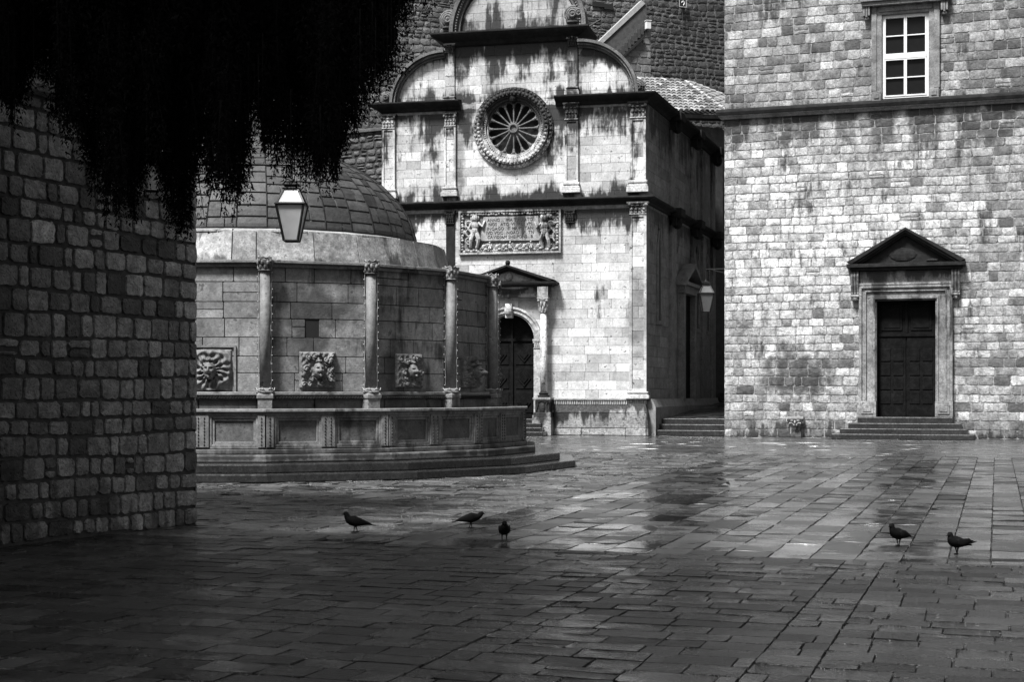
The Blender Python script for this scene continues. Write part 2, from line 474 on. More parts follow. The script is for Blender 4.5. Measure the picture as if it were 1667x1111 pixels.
for k in range(5): al.box(-12.35, -8.5, 68.4 + k * .45, 71 + k * .5, .8, 1.4 + .19 * k)
struct(al.build('alley_steps', M_step, bev=.02))

def wallgrid(mb, x0, x1, z0, z1, y0, y1, holes):
    xs = sorted({x0, x1, *[h[0] for h in holes], *[h[1] for h in holes]}); 
    for a, b in zip(xs[:-1], xs[1:]):
        hs = sorted([(h[2], h[3]) for h in holes if h[0] <= a + 1e-6 and h[1] >= b - 1e-6]); z = z0
        for h0, h1 in hs:
            if h0 > z: mb.box(a, b, y0, y1, z, h0)
            z = h1
        if z < z1: mb.box(a, b, y0, y1, z, z1)

M_dark = plain('dark_interior', .004, .9)
M_wood = stone_mat('dark_door_wood', .004, .009, grain=.8, rough=(.6, .9), bump=.5, pits=False, spec=.06)
M_white = plain('white_window_paint', .6, .45, var=.06)
M_pane = plain('window_glass_dark', .008, .2, var=.1, spec=.12)
M_iron = plain('black_iron', .012, .5, var=.3)

# ================================================================== MONASTERY (right)
MX, MY = -9.47, 53.7
def m_(x, y, off=0.0):
    X, z = onY(x, y, MY - off); return X - MX, z
mon = empty('monastery', 'tall pale stone monastery facade with white sash window and pedimented dark door', 'building', (MX, MY, 0))
zc = m_(1300, 182)[1]     # string course
dx0, dz0 = m_(1427, 678); dx1, dz1 = m_(1523, 488)
wx0, wz0 = m_(1436, 161); wx1, wz1 = m_(1512, 19)
door_h = (dx0 - .04, dx1 + .04, 0, dz1 + .04); win_h = (wx0 - .04, wx1 + .04, wz0 - .04, wz1 + .04)
bxs, bzs = m_(1300, 612)
M_mon = stone_mat('monastery_limestone', .05, .74, drips=[(zc - .1, 1.5, 1.15), (zc - .1, 14, .42), (19, 10, .42)], rises=[(zc + .1, .7, .75), (0, .7, .9)], clean=[(m_(x_, 215)[0], 0, m_(x_, 215)[1], .32, 2, 1.0, .85) for x_ in (1232, 1348, 1405, 1468, 1545, 1664)],
                  blobs=[(bxs, 0, bzs, 1.35, 1, .95, .95), (m_(1420, 232)[0], 0, m_(1420, 232)[1], 2.6, 1, .75, .5), (m_(1330, 690)[0], 0, .45, 1.7, 1, .6, .45)] + [(m_(x_, 208)[0], 0, m_(x_, 208)[1], 1.0, 1, .62, .85) for x_ in (1205, 1290, 1375, 1437, 1505, 1600, 1690)],
                  grain=.85, bump=1.0, bdist=.03, spots=.5, dark=.14)
M_mortar = stone_mat('lime_mortar', .16, .34, grain=.8, spots=1.0, dark=.05, pits=False)
bk = MB(); wallgrid(bk, 0, 26, -.5, 21, .03, 1.2, [(h[0], h[1], h[2] if h[2] > 0 else -.5, h[3]) for h in (door_h, win_h)])
bk.box(0.02, 26, 1.2, 22, -.5, 21)
bk.build('mortar_bed', M_mortar, mon)
sm = MB(); r2 = random.Random(21)
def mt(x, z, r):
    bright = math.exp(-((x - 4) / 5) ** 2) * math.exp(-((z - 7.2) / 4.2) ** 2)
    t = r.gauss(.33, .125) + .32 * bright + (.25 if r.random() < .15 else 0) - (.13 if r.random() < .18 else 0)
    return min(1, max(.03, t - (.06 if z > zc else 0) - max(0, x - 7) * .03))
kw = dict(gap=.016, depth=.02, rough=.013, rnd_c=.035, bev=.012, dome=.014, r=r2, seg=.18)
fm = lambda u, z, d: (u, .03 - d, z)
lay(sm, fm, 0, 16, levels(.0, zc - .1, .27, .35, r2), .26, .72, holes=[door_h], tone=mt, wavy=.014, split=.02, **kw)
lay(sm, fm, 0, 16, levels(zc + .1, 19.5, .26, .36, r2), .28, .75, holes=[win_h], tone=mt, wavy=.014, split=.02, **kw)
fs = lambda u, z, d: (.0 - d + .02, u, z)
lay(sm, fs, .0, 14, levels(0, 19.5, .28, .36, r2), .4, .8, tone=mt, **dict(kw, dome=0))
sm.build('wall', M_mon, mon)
M_mtrim = stone_mat('monastery_trim', .07, .34, drips=[(zc + .3, .3, .45), (m_(1475, 440)[1], 1.0, .95), (m_(1475, 440)[1], 5.5, .5)], grain=.8, bump=.5, spots=.45, dark=.12)
M_crust = stone_mat('black_crusted_stone', .006, .024, grain=.9, bump=.8, rough=(.7, .95), spec=.2)
c = MB(); c.sweep([(0, -.14), (.10, -.14), (.14, -.08), (.20, -.04), (.20, .0), (0, .0)], [(-.01, 22), (-.01, .0), (26, .0)][0:3])
for i in range(len(c.v)): c.v[i] = (c.v[i][0], c.v[i][1], c.v[i][2] + zc)
c.build('string_course', stone_mat('string_course_stone', .14, .34, grain=.7, spots=.5, dark=.2), mon, bev=.01)
c = MB(); c.sweep([(0, .0), (.24, .0), (.27, .1), (.25, .17), (.10, .24), (0, .24)], [(-.01, 22), (-.01, .0), (26, .0)])
for i in range(len(c.v)): c.v[i] = (c.v[i][0], c.v[i][1], c.v[i][2] + zc)
c.build('string_course_top', M_crust, mon)

# window: white sashes in a stone surround
ff = MB()
fx0 = m_(1419, 100)[0]; fx1 = m_(1530, 100)[0]; ftop = m_(1475, 8)[1]
wbt = zc + .2
for a, b in ((fx0, wx0), (wx1, fx1)):
    ff.box(a, b, -.09, .1, wbt, ftop)
    ff.box(a + (0 if a == fx0 else .18), b - (.18 if a == fx0 else 0), -.13, -.09, wbt + .36, ftop)
    ff.box(a + .02, b - .03, -.16, -.09, wbt, wbt + .34)
    ff.box(a + .09, b - .10, -.19, -.16, wbt + .08, wbt + .26)
ff.box(wx0, wx1, -.09, .1, wz1, ftop)
ff.box(fx0 + .25, fx1 - .25, -.13, -.09, wz1 + .1, ftop)
ff.box(fx0 - .3, fx1 + .3, -.32, 0, ftop, ftop + .14); ff.box(fx0 - .36, fx1 + .36, -.4, 0, ftop + .14, ftop + .3)
ff.box(fx0, fx1, -.12, 0.03, ftop + .3, ftop + .8)
for cxx in (fx0 - .16, fx1 + .16):
    for k in range(3): ff.box(cxx - .12 + k * .085, cxx - .05 + k * .085, -.26, 0, ftop - .38 + .05 * (k != 1), ftop)
    ff.ell((cxx, -.13, ftop - .42), (.1, .1, .08))
ff.build('window_surround', stone_mat('window_surround_stone', .10, .24, grain=.7, bump=.5, streak=.5, spots=.3), mon, bev=.012)
wn = MB(); wn.box(wx0, wx1, .10, .16, wz0, wz1)
wob = MB(); T = .075
wob.box(wx0, wx0 + T, .02, .099, wz0, wz1); wob.box(wx1 - T, wx1, .02, .099, wz0, wz1)
wob.box(wx0 + T, wx1 - T, .02, .099, wz1 - T, wz1); wob.box(wx0 + T, wx1 - T, .02, .099, wz0, wz0 + T * .8)
cxw = (wx0 + wx1) / 2; ztr = m_(1475, 91)[1]
wob.box(wx0 + T, wx1 - T, -.01, .099, ztr - .07, ztr + .07)
winf = wob.build('window_frame', M_white, mon, bev=.006)
pane = wn.build('window_glass', M_pane, winf)
for (za, zb) in ((wz0 + T * .8, ztr - .07), (ztr + .07, wz1 - T)):
    for (xa, xb) in ((wx0 + T, cxw - .003), (cxw + .003, wx1 - T)):
        sh = MB(); q = .05
        sh.box(xa, xa + q, .0, .09, za, zb); sh.box(xb - q, xb, .0, .09, za, zb); sh.box(xa + q, xb - q, .0, .09, za, za + q); sh.box(xa + q, xb - q, .0, .09, zb - q, zb)
        sh.box(xa + q, xb - q, .03, .08, (za + zb) / 2 - .02, (za + zb) / 2 + .02)
        sh.build('sash', M_white, winf, bev=.004)

# doorway
ox0, ox1 = dx0, dx1; zt = dz1; jx0 = m_(1399, 550)[0]; jx1 = m_(1551, 550)[0]; zl = m_(1475, 465)[1]; zth = m_(1475, 679)[1]
dw = MB()
def jamb(a, b, sgn):
    """moulded jamb from outer edge a to opening edge b"""
    w_ = b - a
    for (t0, t1, y) in ((0, .16, -.20), (.16, .34, -.13), (.34, .42, -.17), (.42, .82, -.10), (.82, .92, -.14), (.92, 1, -.07)):
        p, q = sorted((a + w_ * t0, a + w_ * t1)); dw.box(p, q, y, .45, zth + .55, zl if t0 < .01 else zl - (zl - zt) * t0)
jamb(jx0, ox0, 1); jamb(jx1, ox1, -1)
for (t0, t1, y) in ((0, .16, -.205), (.16, .34, -.135), (.34, .42, -.175), (.42, .82, -.105), (.82, .92, -.145), (.92, 1, -.075)):
    H = zl - zt; dw.box(jx0 + (ox0 - jx0) * t0, jx1 - (jx1 - ox1) * t0, y, .45, zl - H * t1, zl - H * t0)
for a, b in ((jx0, ox0), (ox1, jx1)):
    dw.box(a - .01, b - .002 if a == jx0 else b + .01, -.24, .45, zth, zth + .55)
    dw.box(a + .08, b - .1, -.27, -.24, zth + .1, zth + .44); dw.box(a + .15, b - .17, -.29, -.27, zth + .18, zth + .36)
zf = m_(1475, 441)[1]
dw.box(jx0 + .03, jx1 - .03, -.1, .2, zl, zf)                     # frieze
dw.box(jx0 - .04, jx1 + .04, -.22, .1, zl + .02, zl + .09)
for a, b, s in ((m_(1386, 460)[0], m_(1399, 460)[0], 1), (m_(1549, 460)[0], m_(1563, 460)[0], -1)):   # consoles
    zb = m_(a, 486)[1]; w_ = b - a
    for k in range(3):
        xa = a + w_ * (k * .36); 
        pts = [(-.30, zf), (-.34, zf - .2), (-.27, zf - .5), (-.16, zf - .75), (-.18, zl - .25), (-.12, zl - .38), (0, zl - .4)]
        for (y1_, z1_), (y2_, z2_) in zip(pts[:-1], pts[1:]):
            dw.hexa([(xa, y2_, z2_), (xa + w_ * .26, y2_, z2_), (xa + w_ * .26, .02, z2_), (xa, .02, z2_), (xa, y1_, z1_), (xa + w_ * .26, y1_, z1_), (xa + w_ * .26, .02, z1_), (xa, .02, z1_)])
    dw.box(a, b, -.1, .02, zl - .38, zf)
    dw.ell(((a + b) / 2, -.13, zl - .45), (w_ * .5, .12, .1)); dw.tube([(a, -.2, zl - .36), (b, -.2, zl - .36)], .06, 8)
dw.build('door_surround', M_mtrim, mon, bev=.01)
pd = MB(); px0 = m_(1380, 436)[0]; px1 = m_(1572, 436)[0]; pz0 = m_(1475, 440)[1]; pz1 = m_(1475, 431)[1]; pa = m_(1475, 372)[1]; pcx = (px0 + px1) / 2
pd.box(px0 + .1, px1 - .1, -.34, .0, pz0, pz0 + .1); pd.box(px0, px1, -.46, .0, pz0 + .1, pz1 + .03)
pd.prism_xz([(px0 + .35, pz1 + .03), (px1 - .35, pz1 + .03), (pcx, pa - .28)], -.14, .0)
for s in (-1, 1):
    e = px0 if s < 0 else px1
    for (t0, t1, y) in ((0.0, .09, -.46), (.09, .17, -.40), (.17, .25, -.30)):
        P = [(e, pz1 + .09 - t0 * .6), (pcx, pa - t0), (pcx, pa - t1 - .004), (e - s * .1 * (1 if t1 > .1 else 0), pz1 + .03 - t1 * 0 + (0.03 if t1 < .1 else 0))]
        P = [(e - s * t0 * 1.2, pz1 + .035 + .07 - min(t0, .06)), (pcx, pa - t0), (pcx, pa - t1), (e - s * (t1 * 1.9), pz1 + .034)]
        if s > 0: P = P[::-1]
        pd.prism_xz(P[::-1], y, .0)
pd.ell((pcx - .1, -.15, pz1 + .35), (.5, .05, .24), 12, 6); pd.ell((pcx + .9, -.17, pz1 + .12), (.22, .06, .06), 10, 5)
pd.build('pediment', M_crust, mon, bev=.01)
dd = MB(); yd = .38
dd.box(ox0 - .02, ox1 + .02, yd, yd + .1, zth, zt + .02)
door = dd.build('door', M_wood, mon)
zmid = m_(1475, 545)[1]; cxd = (ox0 + ox1) / 2
tr = MB(); tr.box(ox0, ox1, yd - .08, yd, zmid - .06, zmid + .05); tr.box(cxd - .05, cxd + .05, yd - .06, yd, zmid + .05, zt); tr.build('transom_bar', M_wood, door, bev=.01)
for s in (0, 1):
    a = ox0 + .06 + s * (cxd - ox0); b = cxd - .06 + s * (cxd - ox0)
    p = MB(); p.box(a + .08, b - .08, yd - .03, yd, zmid + .16, zt - .12); p.box(a + .17, b - .17, yd - .05, yd - .03, zmid + .25, zt - .22); p.build('panel', M_wood, door, bev=.02)
    lf = MB(); lf.box(a - .04, b + .04, yd - .04, yd, zth, zmid - .06)
    leaf = lf.build('door_leaf', M_wood, door, bev=.01)
    n = 4; H = (zmid - .2 - zth - .5) / 4
    p = MB()
    for i in range(n):
        for j in range(2):
            u0 = a + .05 + j * (b - a) / 2; z0 = zth + .45 + i * H * .92
            p.box(u0, u0 + (b - a) / 2 - .1, yd - .065, yd - .04, z0, z0 + H * .8)
    p.build('panel', M_wood, door, bev=.012)
s_ = MB(); q = [m_(1399, 681), m_(1552, 681)]
s_.box(q[0][0], q[1][0], -.75, .4, 0, zth)
for k, (a, b) in enumerate(((1385, 1566), (1373, 1577), (1361, 1588))):
    xa, xb = m_(a, 700)[0], m_(b, 700)[0]; s_.box(xa, xb, -1.0 - .33 * k, -.0 + .01 * k, 0, zth - .03 - (zth - .03) * (k + 1) / 4 + .0)
s_.build('door_step', M_step, mon, bev=.025)
# carved basin on a post at the foot of the wall
cb = empty('carved_water_spout', 'small carved stone head spout on a square post at the foot of the pale wall', 'fountain', (MX + m_(1296, 700)[0], MY, 0))
p = MB(); p.box(-.2, .2, -.16, .0, 0, .42); p.build('post', M_mon, cb, bev=.02)
p = MB(); p.hexa([(-.16, -.2, .4), (.16, -.2, .4), (.16, 0, .4), (-.16, 0, .4), (-.28, -.34, .66), (.28, -.34, .66), (.28, 0, .66), (-.28, 0, .66)])
p.box(-.3, .3, -.36, 0, .66, .74)
for s in (-1, 1): p.ell((s * .11, -.3, .6), (.07, .06, .045)); p.tube([(s * .2, -.3, .5), (s * .13, -.34, .52), (s * .05, -.3, .46)], .03, 6); p.ell((s * .28, -.2, .58), (.06, .1, .1))
p.ell((0, -.33, .54), (.04, .07, .08)); p.ell((0, -.3, .44), (.09, .05, .03))
p.build('head', stone_mat('spout_stone', .2, .42, grain=.6, spots=.3), cb, bev=.01)

# ================================================================== LEFT STONE WALL
LA = YAW + math.atan2(2.9, 1.42)
lc = c2w(-3.857, 18.11)
lw = empty('stone_building', 'dark rough stone building wall on the left under the drooping tree', 'building', (lc[0], lc[1], 0), LA)
zs = 4.85
M_left = stone_mat('rough_dark_limestone', .06, .50, rises=[(0, 1.1, .8)], grain=.8, bump=1.0, bdist=.03, spots=.15, rough=(.6, .9), dark=.4)
M_lmort = plain('dark_mortar', .05, .9, var=.4, bump=.6)
b = MB(); b.box(-26, -.02, .03, 9, -.3, 8.2); b.build('mortar_bed', M_lmort, lw)
s_ = MB(); r3 = random.Random(3)
def lt(x, z, r): return min(1, max(0, r.gauss(.5, .17) - (.35 if r.random() < .16 else 0) - max(0, -x - 1.0) * .06))  # tone falls off leftward, painting shade into the stones away from the corner
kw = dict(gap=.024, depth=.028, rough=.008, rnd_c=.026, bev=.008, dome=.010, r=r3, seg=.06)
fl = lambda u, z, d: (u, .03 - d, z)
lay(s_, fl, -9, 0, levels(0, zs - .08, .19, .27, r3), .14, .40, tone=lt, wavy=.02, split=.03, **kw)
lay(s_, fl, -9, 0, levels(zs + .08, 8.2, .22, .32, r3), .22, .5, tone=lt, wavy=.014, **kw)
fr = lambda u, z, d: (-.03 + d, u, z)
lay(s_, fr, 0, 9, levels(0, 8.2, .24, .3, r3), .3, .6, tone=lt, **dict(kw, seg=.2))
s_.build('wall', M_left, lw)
c = MB(); c.sweep([(0, -.08), (.12, -.06), (.17, 0), (.17, .06), (0, .08)], [(-26, 0), (0.01, 0), (.01, 8)])
for i in range(len(c.v)): c.v[i] = (c.v[i][0], c.v[i][1], c.v[i][2] + zs)
c.build('string_course', M_left, lw)

# ================================================================== CITY WALL and things behind
cwX, cwT = (900 - CX) / F * 80, 80
cw0 = c2w(cwX, cwT); CWA = YAW + R(20)
cw = empty('city_wall', 'towering rough city wall of rubble stone closing the square behind the church', 'wall', (cw0[0], cw0[1], 0), CWA)
def cwl(x, y, v=0.0):
    """local (u, z) of the point seen at x,y on the plane v metres in front of the wall"""
    dx = (x - CX) / F; ca, sa = math.cos(R(20)), math.sin(R(20))
    X0, T0 = cwX + v * sa, cwT - v * ca
    u = (dx * T0 - X0) / (ca - dx * sa); t = T0 + u * sa
    return u, EYE + (HY - y) * t / F
du, dz_ = cwl(1130, 100)
M_city = stone_mat('city_wall_rubble', .03, .20, blobs=[(du + .6, 0, dz_ + 0, 4.2, 2, 6.0, .9), (cwl(600, 250)[0], 0, cwl(600, 250)[1], 4, 2, 2.6, .6)], grain=.7, bump=1.0, bdist=.05, spots=.45, dark=.22)
b = MB(); b.box(-60, 45, .04, 5, -1, 25.5); b.build('mortar_bed', plain('wall_mortar_dark', .085, .9, var=.6, bump=.5), cw)
s_ = MB(); r4 = random.Random(9)
kw = dict(gap=.025, depth=.03, rough=.035, rnd_c=.07, bev=.03, dome=.035, r=r4, seg=.22)
lay(s_, lambda u, z, d: (u, .04 - d, z), -20, 15, levels(9, 25.5, .24, .38, r4), .25, .72, tone=lambda x, z, r: min(1, max(0, r.gauss(.42, .2))), wavy=.05, split=.06, **kw)
s_.build('wall', M_city, cw)
b = MB(); b.box(*cwl(1030, 5)[:1], cwl(1100, 5)[0], -.3, -.02, 1, 2)
# openings high up: two dark square holes
for x0, x1, y0, y1 in ((964, 983, 2, 12), (983, 997, 6, 16)):
    o = MB(); a, z1_ = cwl(x0, y0); c_, z0_ = cwl(x1, y1); o.box(a, c_, -.09, .02, z0_, z1_); o.build('opening', M_dark, cw)

def P2(x, y, v): u, z = cwl(x, y, v); return (u, z)
stair = empty('rampart_staircase', 'stone staircase with slanting pale plaster parapet climbing the city wall', 'staircase', (cw0[0], cw0[1], 0), CWA)
V = 3.0
pp = [P2(958, 86, V), P2(990, 105, V), P2(1052, 40, V), P2(1053, 0, V), P2(1044, 4, V)]
o = MB(); o.prism_xz(pp, -V, -V + .25); o.build('parapet', plain('plaster_parapet', .055, .9, var=.35), stair)
o = MB(); o.prism_xz([P2(956, 84, V), P2(962, 88, V), P2(1050, 6, V), P2(1044, 0, V)], -V - .06, -V + .3); o.build('coping', plain('pale_coping', .3, .8, var=.2), stair, bev=.01)
o = MB(); n = 11
for k in range(n):
    a = P2(996 + 56 * k / n, 97 - 60 * k / n, V + 1); b_ = P2(996 + 56 * (k + 1.25) / n, 97 - 60 * (k + 1) / n, V + 1); o.box(a[0], b_[0], -V - 1.0, -V - .02, a[1] - .25, b_[1] - .03 + .05)
o.build('steps', plain('dark_step_stone', .035, .8, var=.4), stair, bev=.01)
o = MB(); a = P2(1004, 99, V + 1); b_ = P2(1047, 60, V + 1); o.hexa([(a[0], -V - 1.1, a[1] - .12), (b_[0], -V - 1.1, b_[1] - .12), (b_[0], -V - .9, b_[1] - .12), (a[0], -V - .9, a[1] - .12), (a[0], -V - 1.1, a[1] + .04), (b_[0], -V - 1.1, b_[1] + .04), (b_[0], -V - .9, b_[1] + .04), (a[0], -V - .9, a[1] + .04)])
o.build('handrail', M_iron, stair)
o = MB(); a = P2(925, 64, V); b_ = P2(1010, 12, V); o.tube([(a[0], -.4, a[1]), (b_[0], -.4, b_[1])], .05, 6); o.tube([(a[0], -.4, a[1] - .35), (b_[0], -.4, b_[1] - .35)], .03, 6)
for k in range(7):
    t = k / 6; px_, pz_ = a[0] + (b_[0] - a[0]) * t, a[1] + (b_[1] - a[1]) * t; o.tube([(px_, -.4, pz_), (px_, -.4, pz_ - 1.0)], .02, 5)
o.build('handrail', M_iron, stair)
o = MB(); P_ = [P2(985, 118, V + .9), P2(985, 200, V + .9), P2(1060, 200, V + .9), P2(1060, 50, V + .9), P2(1049, 46, V + .9)]
o.prism_xz(P_, -V - .88, -V + .3)
o.build('mortar_bed', plain('pale_joint', .16, .9, var=.3), stair)
o = MB(); Pc = P_
lay(o, lambda u, z, d: (u, -V - .88 - d, z), P_[0][0], P_[2][0], levels(P_[1][1], P_[3][1], .32, .42, r4), .35, .7, clips=[convex(Pc)], tone=lambda x, z, r: r.uniform(.3, .9), gap=.05, depth=.03, rough=.015, rnd_c=.04, r=r4)
o.build('masonry', stone_mat('stair_masonry', .07, .2, grain=.6, bump=.8), stair)

# utility box and sign
a = P2(1051, 47, V + 1.1); b_ = P2(1058, 35, V + 1.1)
o = MB(); o.box(a[0], b_[0], -V - 1.25, -V - 1.0, a[1], b_[1]); o.box(a[0] - .03, b_[0] + .03, -V - 1.28, -V - 1.0, b_[1], b_[1] + .04)
bx_ = o.build('utility_box', M_white, bev=.01, loc=(cw0[0], cw0[1], 0)); bx_.rotation_euler = (0, 0, CWA); tag(bx_, 'small white box fixed at the head of the rampart stairs', 'box')
sg = empty('wall_sign', 'small dark square sign with a pale hooked mark high on the city wall', 'sign', (cw0[0], cw0[1], 0), CWA)
a = P2(1105, 11, .2); b_ = P2(1117, -3, .2)
o = MB(); o.box(a[0], b_[0], -.24, -.18, a[1], b_[1]); o.build('board', plain('sign_black', .012, .5), sg)
o = MB(); o.box(a[0], b_[0], -.26, -.24, a[1], a[1] + .03); o.box(a[0], a[0] + .03, -.26, -.24, a[1] + .03, b_[1]); o.box(b_[0] - .03, b_[0], -.26, -.24, a[1] + .03, b_[1]); o.build('frame', plain('sign_frame', .4), sg)
o = MB(); cx_ = (a[0] + b_[0]) / 2 + .0; zz = a[1]
o.tube([(cx_ - .07, -.26, zz + .24), (cx_ - .05, -.26, zz + .31), (cx_ + .02, -.26, zz + .34), (cx_ + .08, -.26, zz + .29), (cx_ + .08, -.26, zz + .2), (cx_ + .03, -.26, zz + .1)], .025, 6)
o.build('mark', plain('sign_mark', .7), sg)
o = MB(); o.tube([(cx_ + .04, -.15, zz), (cx_ + .04, -.15, zz - 1.2)], .02, 5); o.build('pole', M_iron, sg)

# terrace wall + railing behind the dome
tw_t = 62
A = at(470, 200, tw_t + 2); B = at(626, 207, tw_t)
dA = math.atan2(B[1] - A[1], B[0] - A[0])
tw = empty('terrace_wall', 'dark rubble terrace wall behind the domed fountain topped by a metal railing', 'wall', (A[0], A[1], 0), dA)
Lw = math.hypot(B[0] - A[0], B[1] - A[1]); zt_ = B[2]
b = MB(); b.box(-6, Lw + 1.5, .05, 2, 0, zt_ - .15); b.build('mortar_bed', plain('terrace_mortar', .02, .9, var=.5), tw)
s_ = MB(); lay(s_, lambda u, z, d: (u, .05 - d, z), -6, Lw + 1.5, levels(8, zt_ - .15, .2, .32, r4), .25, .7, tone=lambda x, z, r: min(1, max(0, r.gauss(.45, .2))), wavy=.04, split=.15, gap=.05, depth=.04, rough=.02, rnd_c=.06, bev=.03, dome=.04, r=r4, seg=.22)
s_.build('wall', stone_mat('terrace_rubble', .02, .11, grain=.7, bump=1, bdist=.04, spots=.5), tw)
b = MB(); b.box(-6, Lw + 1.5, -.08, .3, zt_ - .15, zt_); b.build('coping', stone_mat('terrace_coping', .04, .1, grain=.6), tw, bev=.02)
rl = empty('metal_railing', 'thin rusty metal railing with cross bracing on the terrace wall', 'railing', (A[0], A[1], zt_), dA)
o = MB(); n = 7
for k in range(n):
    u = Lw * (k + .55) / (n - .3); o = MB(); o.tube([(u, .1, 0), (u, .1, 1.15)], .03, 6); o.build('post', M_iron, rl)
o = MB()
for z in (.55, 1.1): o.tube([(-1, .1, z), (Lw + 1, .1, z)], .022, 5)
for k in range(n - 1):
    u0 = Lw * (k + .55) / (n - .3); u1 = Lw * (k + 1.55) / (n - .3); o.tube([(u0, .1, 1.1), (u1, .1, .1)], .02, 5); 
    if k % 2: o.tube([(u0, .1, .1), (u1, .1, 1.1)], .02, 5)
o.build('cross_bracing', M_iron, rl)

# tiled-roof house behind the church
E0 = Vector(at(1010, 178, 66)); E1 = Vector(at(1184, 183, 69)); AP = Vector(at(1113, 132, 73)); D0 = Vector(at(1008, 157, 71)); E2 = Vector(at(1215, 172, 75))
hs = empty('tiled_roof_house', 'house with a hipped barrel tile roof behind the church corner', 'building', (E0.x, E0.y, 0))
O3 = Vector((E0.x, E0.y, 0)); e0, e1, ap, d0, e2 = E0 - O3, E1 - O3, AP - O3, D0 - O3, E2 - O3
o = MB()
o.v = []; 
for p in (e0, e1, ap, d0, e2): o.vert(p - Vector((0, 0, .08)))
bk_ = e2 + Vector((-8, 3, -.2)); o.vert(bk_)
o.face((0, 1, 2, 3)); o.face((1, 4, 2)); o.face((4, 5, 2)); o.face((5, 3, 2))
o.build('roof_bed', plain('roof_underlay', .02, .9), hs)
dn = (e1 - e0).normalized(); foot = e0 + dn * ((ap - e0).dot(dn)) ; slope = (ap - foot) ; slope = slope + dn * -.4; SL = slope.length; sdv = slope.normalized(); nrm = dn.cross(sdv).normalized()
if nrm.z < 0: nrm = -nrm
o = MB(); r5 = random.Random(4); hip = (ap - e1)
Ltot = (e1 - e0).length; ncol = int(Ltot / .30)
def tile(mb, p, ax, sx, L, r0, r1, up):
    i = len(mb.v); n = 6
    for j, (t, rr) in enumerate(((0, r0), (L, r1))):
        for k in range(n + 1):
            a = math.pi * k / n; mb.vert(p + ax * t + sx * math.cos(a) * rr + up * (math.sin(a) * rr * .8 + (.03 if j == 0 else 0)))
    for k in range(n): mb.face((i + k, i + k + 1, i + n + 2 + k, i + n + 1 + k))
    mb.face([i + k for k in range(n + 1)])
for cidx in range(ncol + 8):
    u = (cidx + .5) * .30 - 1
    rows = int(SL / .42) + 1
    for k in range(rows):
        p = e0 + dn * u + sdv * (k * .42)
        # stay left of the hip line
        q = p - e1; hn = hip.normalized(); side = (q.cross(hn)).dot(nrm)
        if side * ((e0 - e1).cross(hn)).dot(nrm) < 0: continue
        if (k + .5) * .42 > SL: continue
        o.ta = min(1, max(0, r5.gauss(.5, .28))); tile(o, p + nrm * .0, sdv, dn, .46, .13, .10, nrm)
# right side tiles
dn2 = (e2 - e1).normalized(); f2 = e1 + dn2 * ((ap - e1).dot(dn2)); s2 = (ap - f2); n2_ = dn2.cross(s2).normalized()
if n2_.z < 0: n2_ = -n2_
for cidx in range(int((e2 - e1).length / .3)):
    for k in range(int(s2.length / .42)):
        p = e1 + dn2 * (cidx + .5) * .3 + s2.normalized() * (k * .42); a_ = (p - e1); 
        if ((p - e1).cross(hn)).dot(n2_) * ((e2 - e1).cross(hn)).dot(n2_) < 0: continue
        if ((p - e2).cross(ap - e2)).dot(n2_) * ((e1 - e2).cross(ap - e2)).dot(n2_) < 0: continue
        o.ta = r5.random(); tile(o, p, s2.normalized(), dn2, .46, .13, .1, n2_)
o.build('roof_tiles', stone_mat('barrel_tiles', .03, .30, grain=.5, bump=.4, pits=False), hs, smooth=False)
o = MB()
for a_, b_ in ((e1, ap), (d0, ap), (e2, ap)):
    L = (b_ - a_).length; dd_ = (b_ - a_).normalized(); sx = dd_.cross(Vector((0, 0, 1))).normalized(); up = sx.cross(dd_)
    if up.z < 0: up = -up
    for k in range(int(L / .42)): o.ta = r5.uniform(.5, 1); tile(o, a_ + dd_ * k * .42 + Vector((0, 0, .04)), dd_, sx, .45, .14, .11, up)
o.build('ridge_tiles', stone_mat('ridge_tiles', .1, .42, grain=.5, bump=.4, pits=False), hs)
o = MB(); ins = .35
w0_ = e0 + Vector((.3, .5, 0)); w1_ = e1 + Vector((-.3, .5, 0))
o.prism_xy([(w0_.x, w0_.y), (w1_.x, w1_.y), (e2.x - .4, e2.y), (bk_.x, bk_.y)], 0, min(e0.z, e1.z) - .25); o.build('wall', stone_mat('house_wall', .03, .08, grain=.6), hs)
o = MB(); o.hexa([e0 + Vector((0, 0, -.3)), e1 + Vector((0, 0, -.3)), e1 + Vector((0, .7, -.3)), e0 + Vector((0, .7, -.3)), e0 + Vector((0, 0, -.12)), e1 + Vector((0, 0, -.12)), e1 + Vector((0, .7, -.12)), e0 + Vector((0, .7, -.12))]); o.build('eave', M_crust, hs)

# arched house closing the alley
ay = 70.5
ae = empty('arched_house', 'dark rubble house with an archway across the far end of the alley', 'building', (-12.6, ay, 0))
o = MB(); ax0, ax1 = onY(1163, 500, ay)[0] + 12.6, onY(1215, 500, ay)[0] + 12.6; azs = onY(1180, 520, ay)[1]; ar = (ax1 - ax0) / 2; acx = (ax0 + ax1) / 2
wallgrid(o, -.5, 8, 0, 11.5, 0, 1.0, [(ax0, ax1, 0, azs + ar)])
def arch_fill(mb, cx, zs_, rad, y0, y1, n=10, top=None):
    top = top or rad
    for s in (-1, 1):
        for k in range(n):
            a0, a1 = math.pi / 2 * k / n, math.pi / 2 * (k + 1) / n
            P = [(cx + s * rad * math.cos(a0), zs_ + rad * math.sin(a0)), (cx + s * rad * math.cos(a1), zs_ + rad * math.sin(a1)), (cx + s * rad * math.cos(a1), zs_ + rad), (cx + s * rad * math.cos(a0), zs_ + rad)]
            if s > 0: P = P[::-1]
            mb.prism_xz(P[::-1], y0, y1)
arch_fill(o, acx, azs, ar, 0, 1.0)
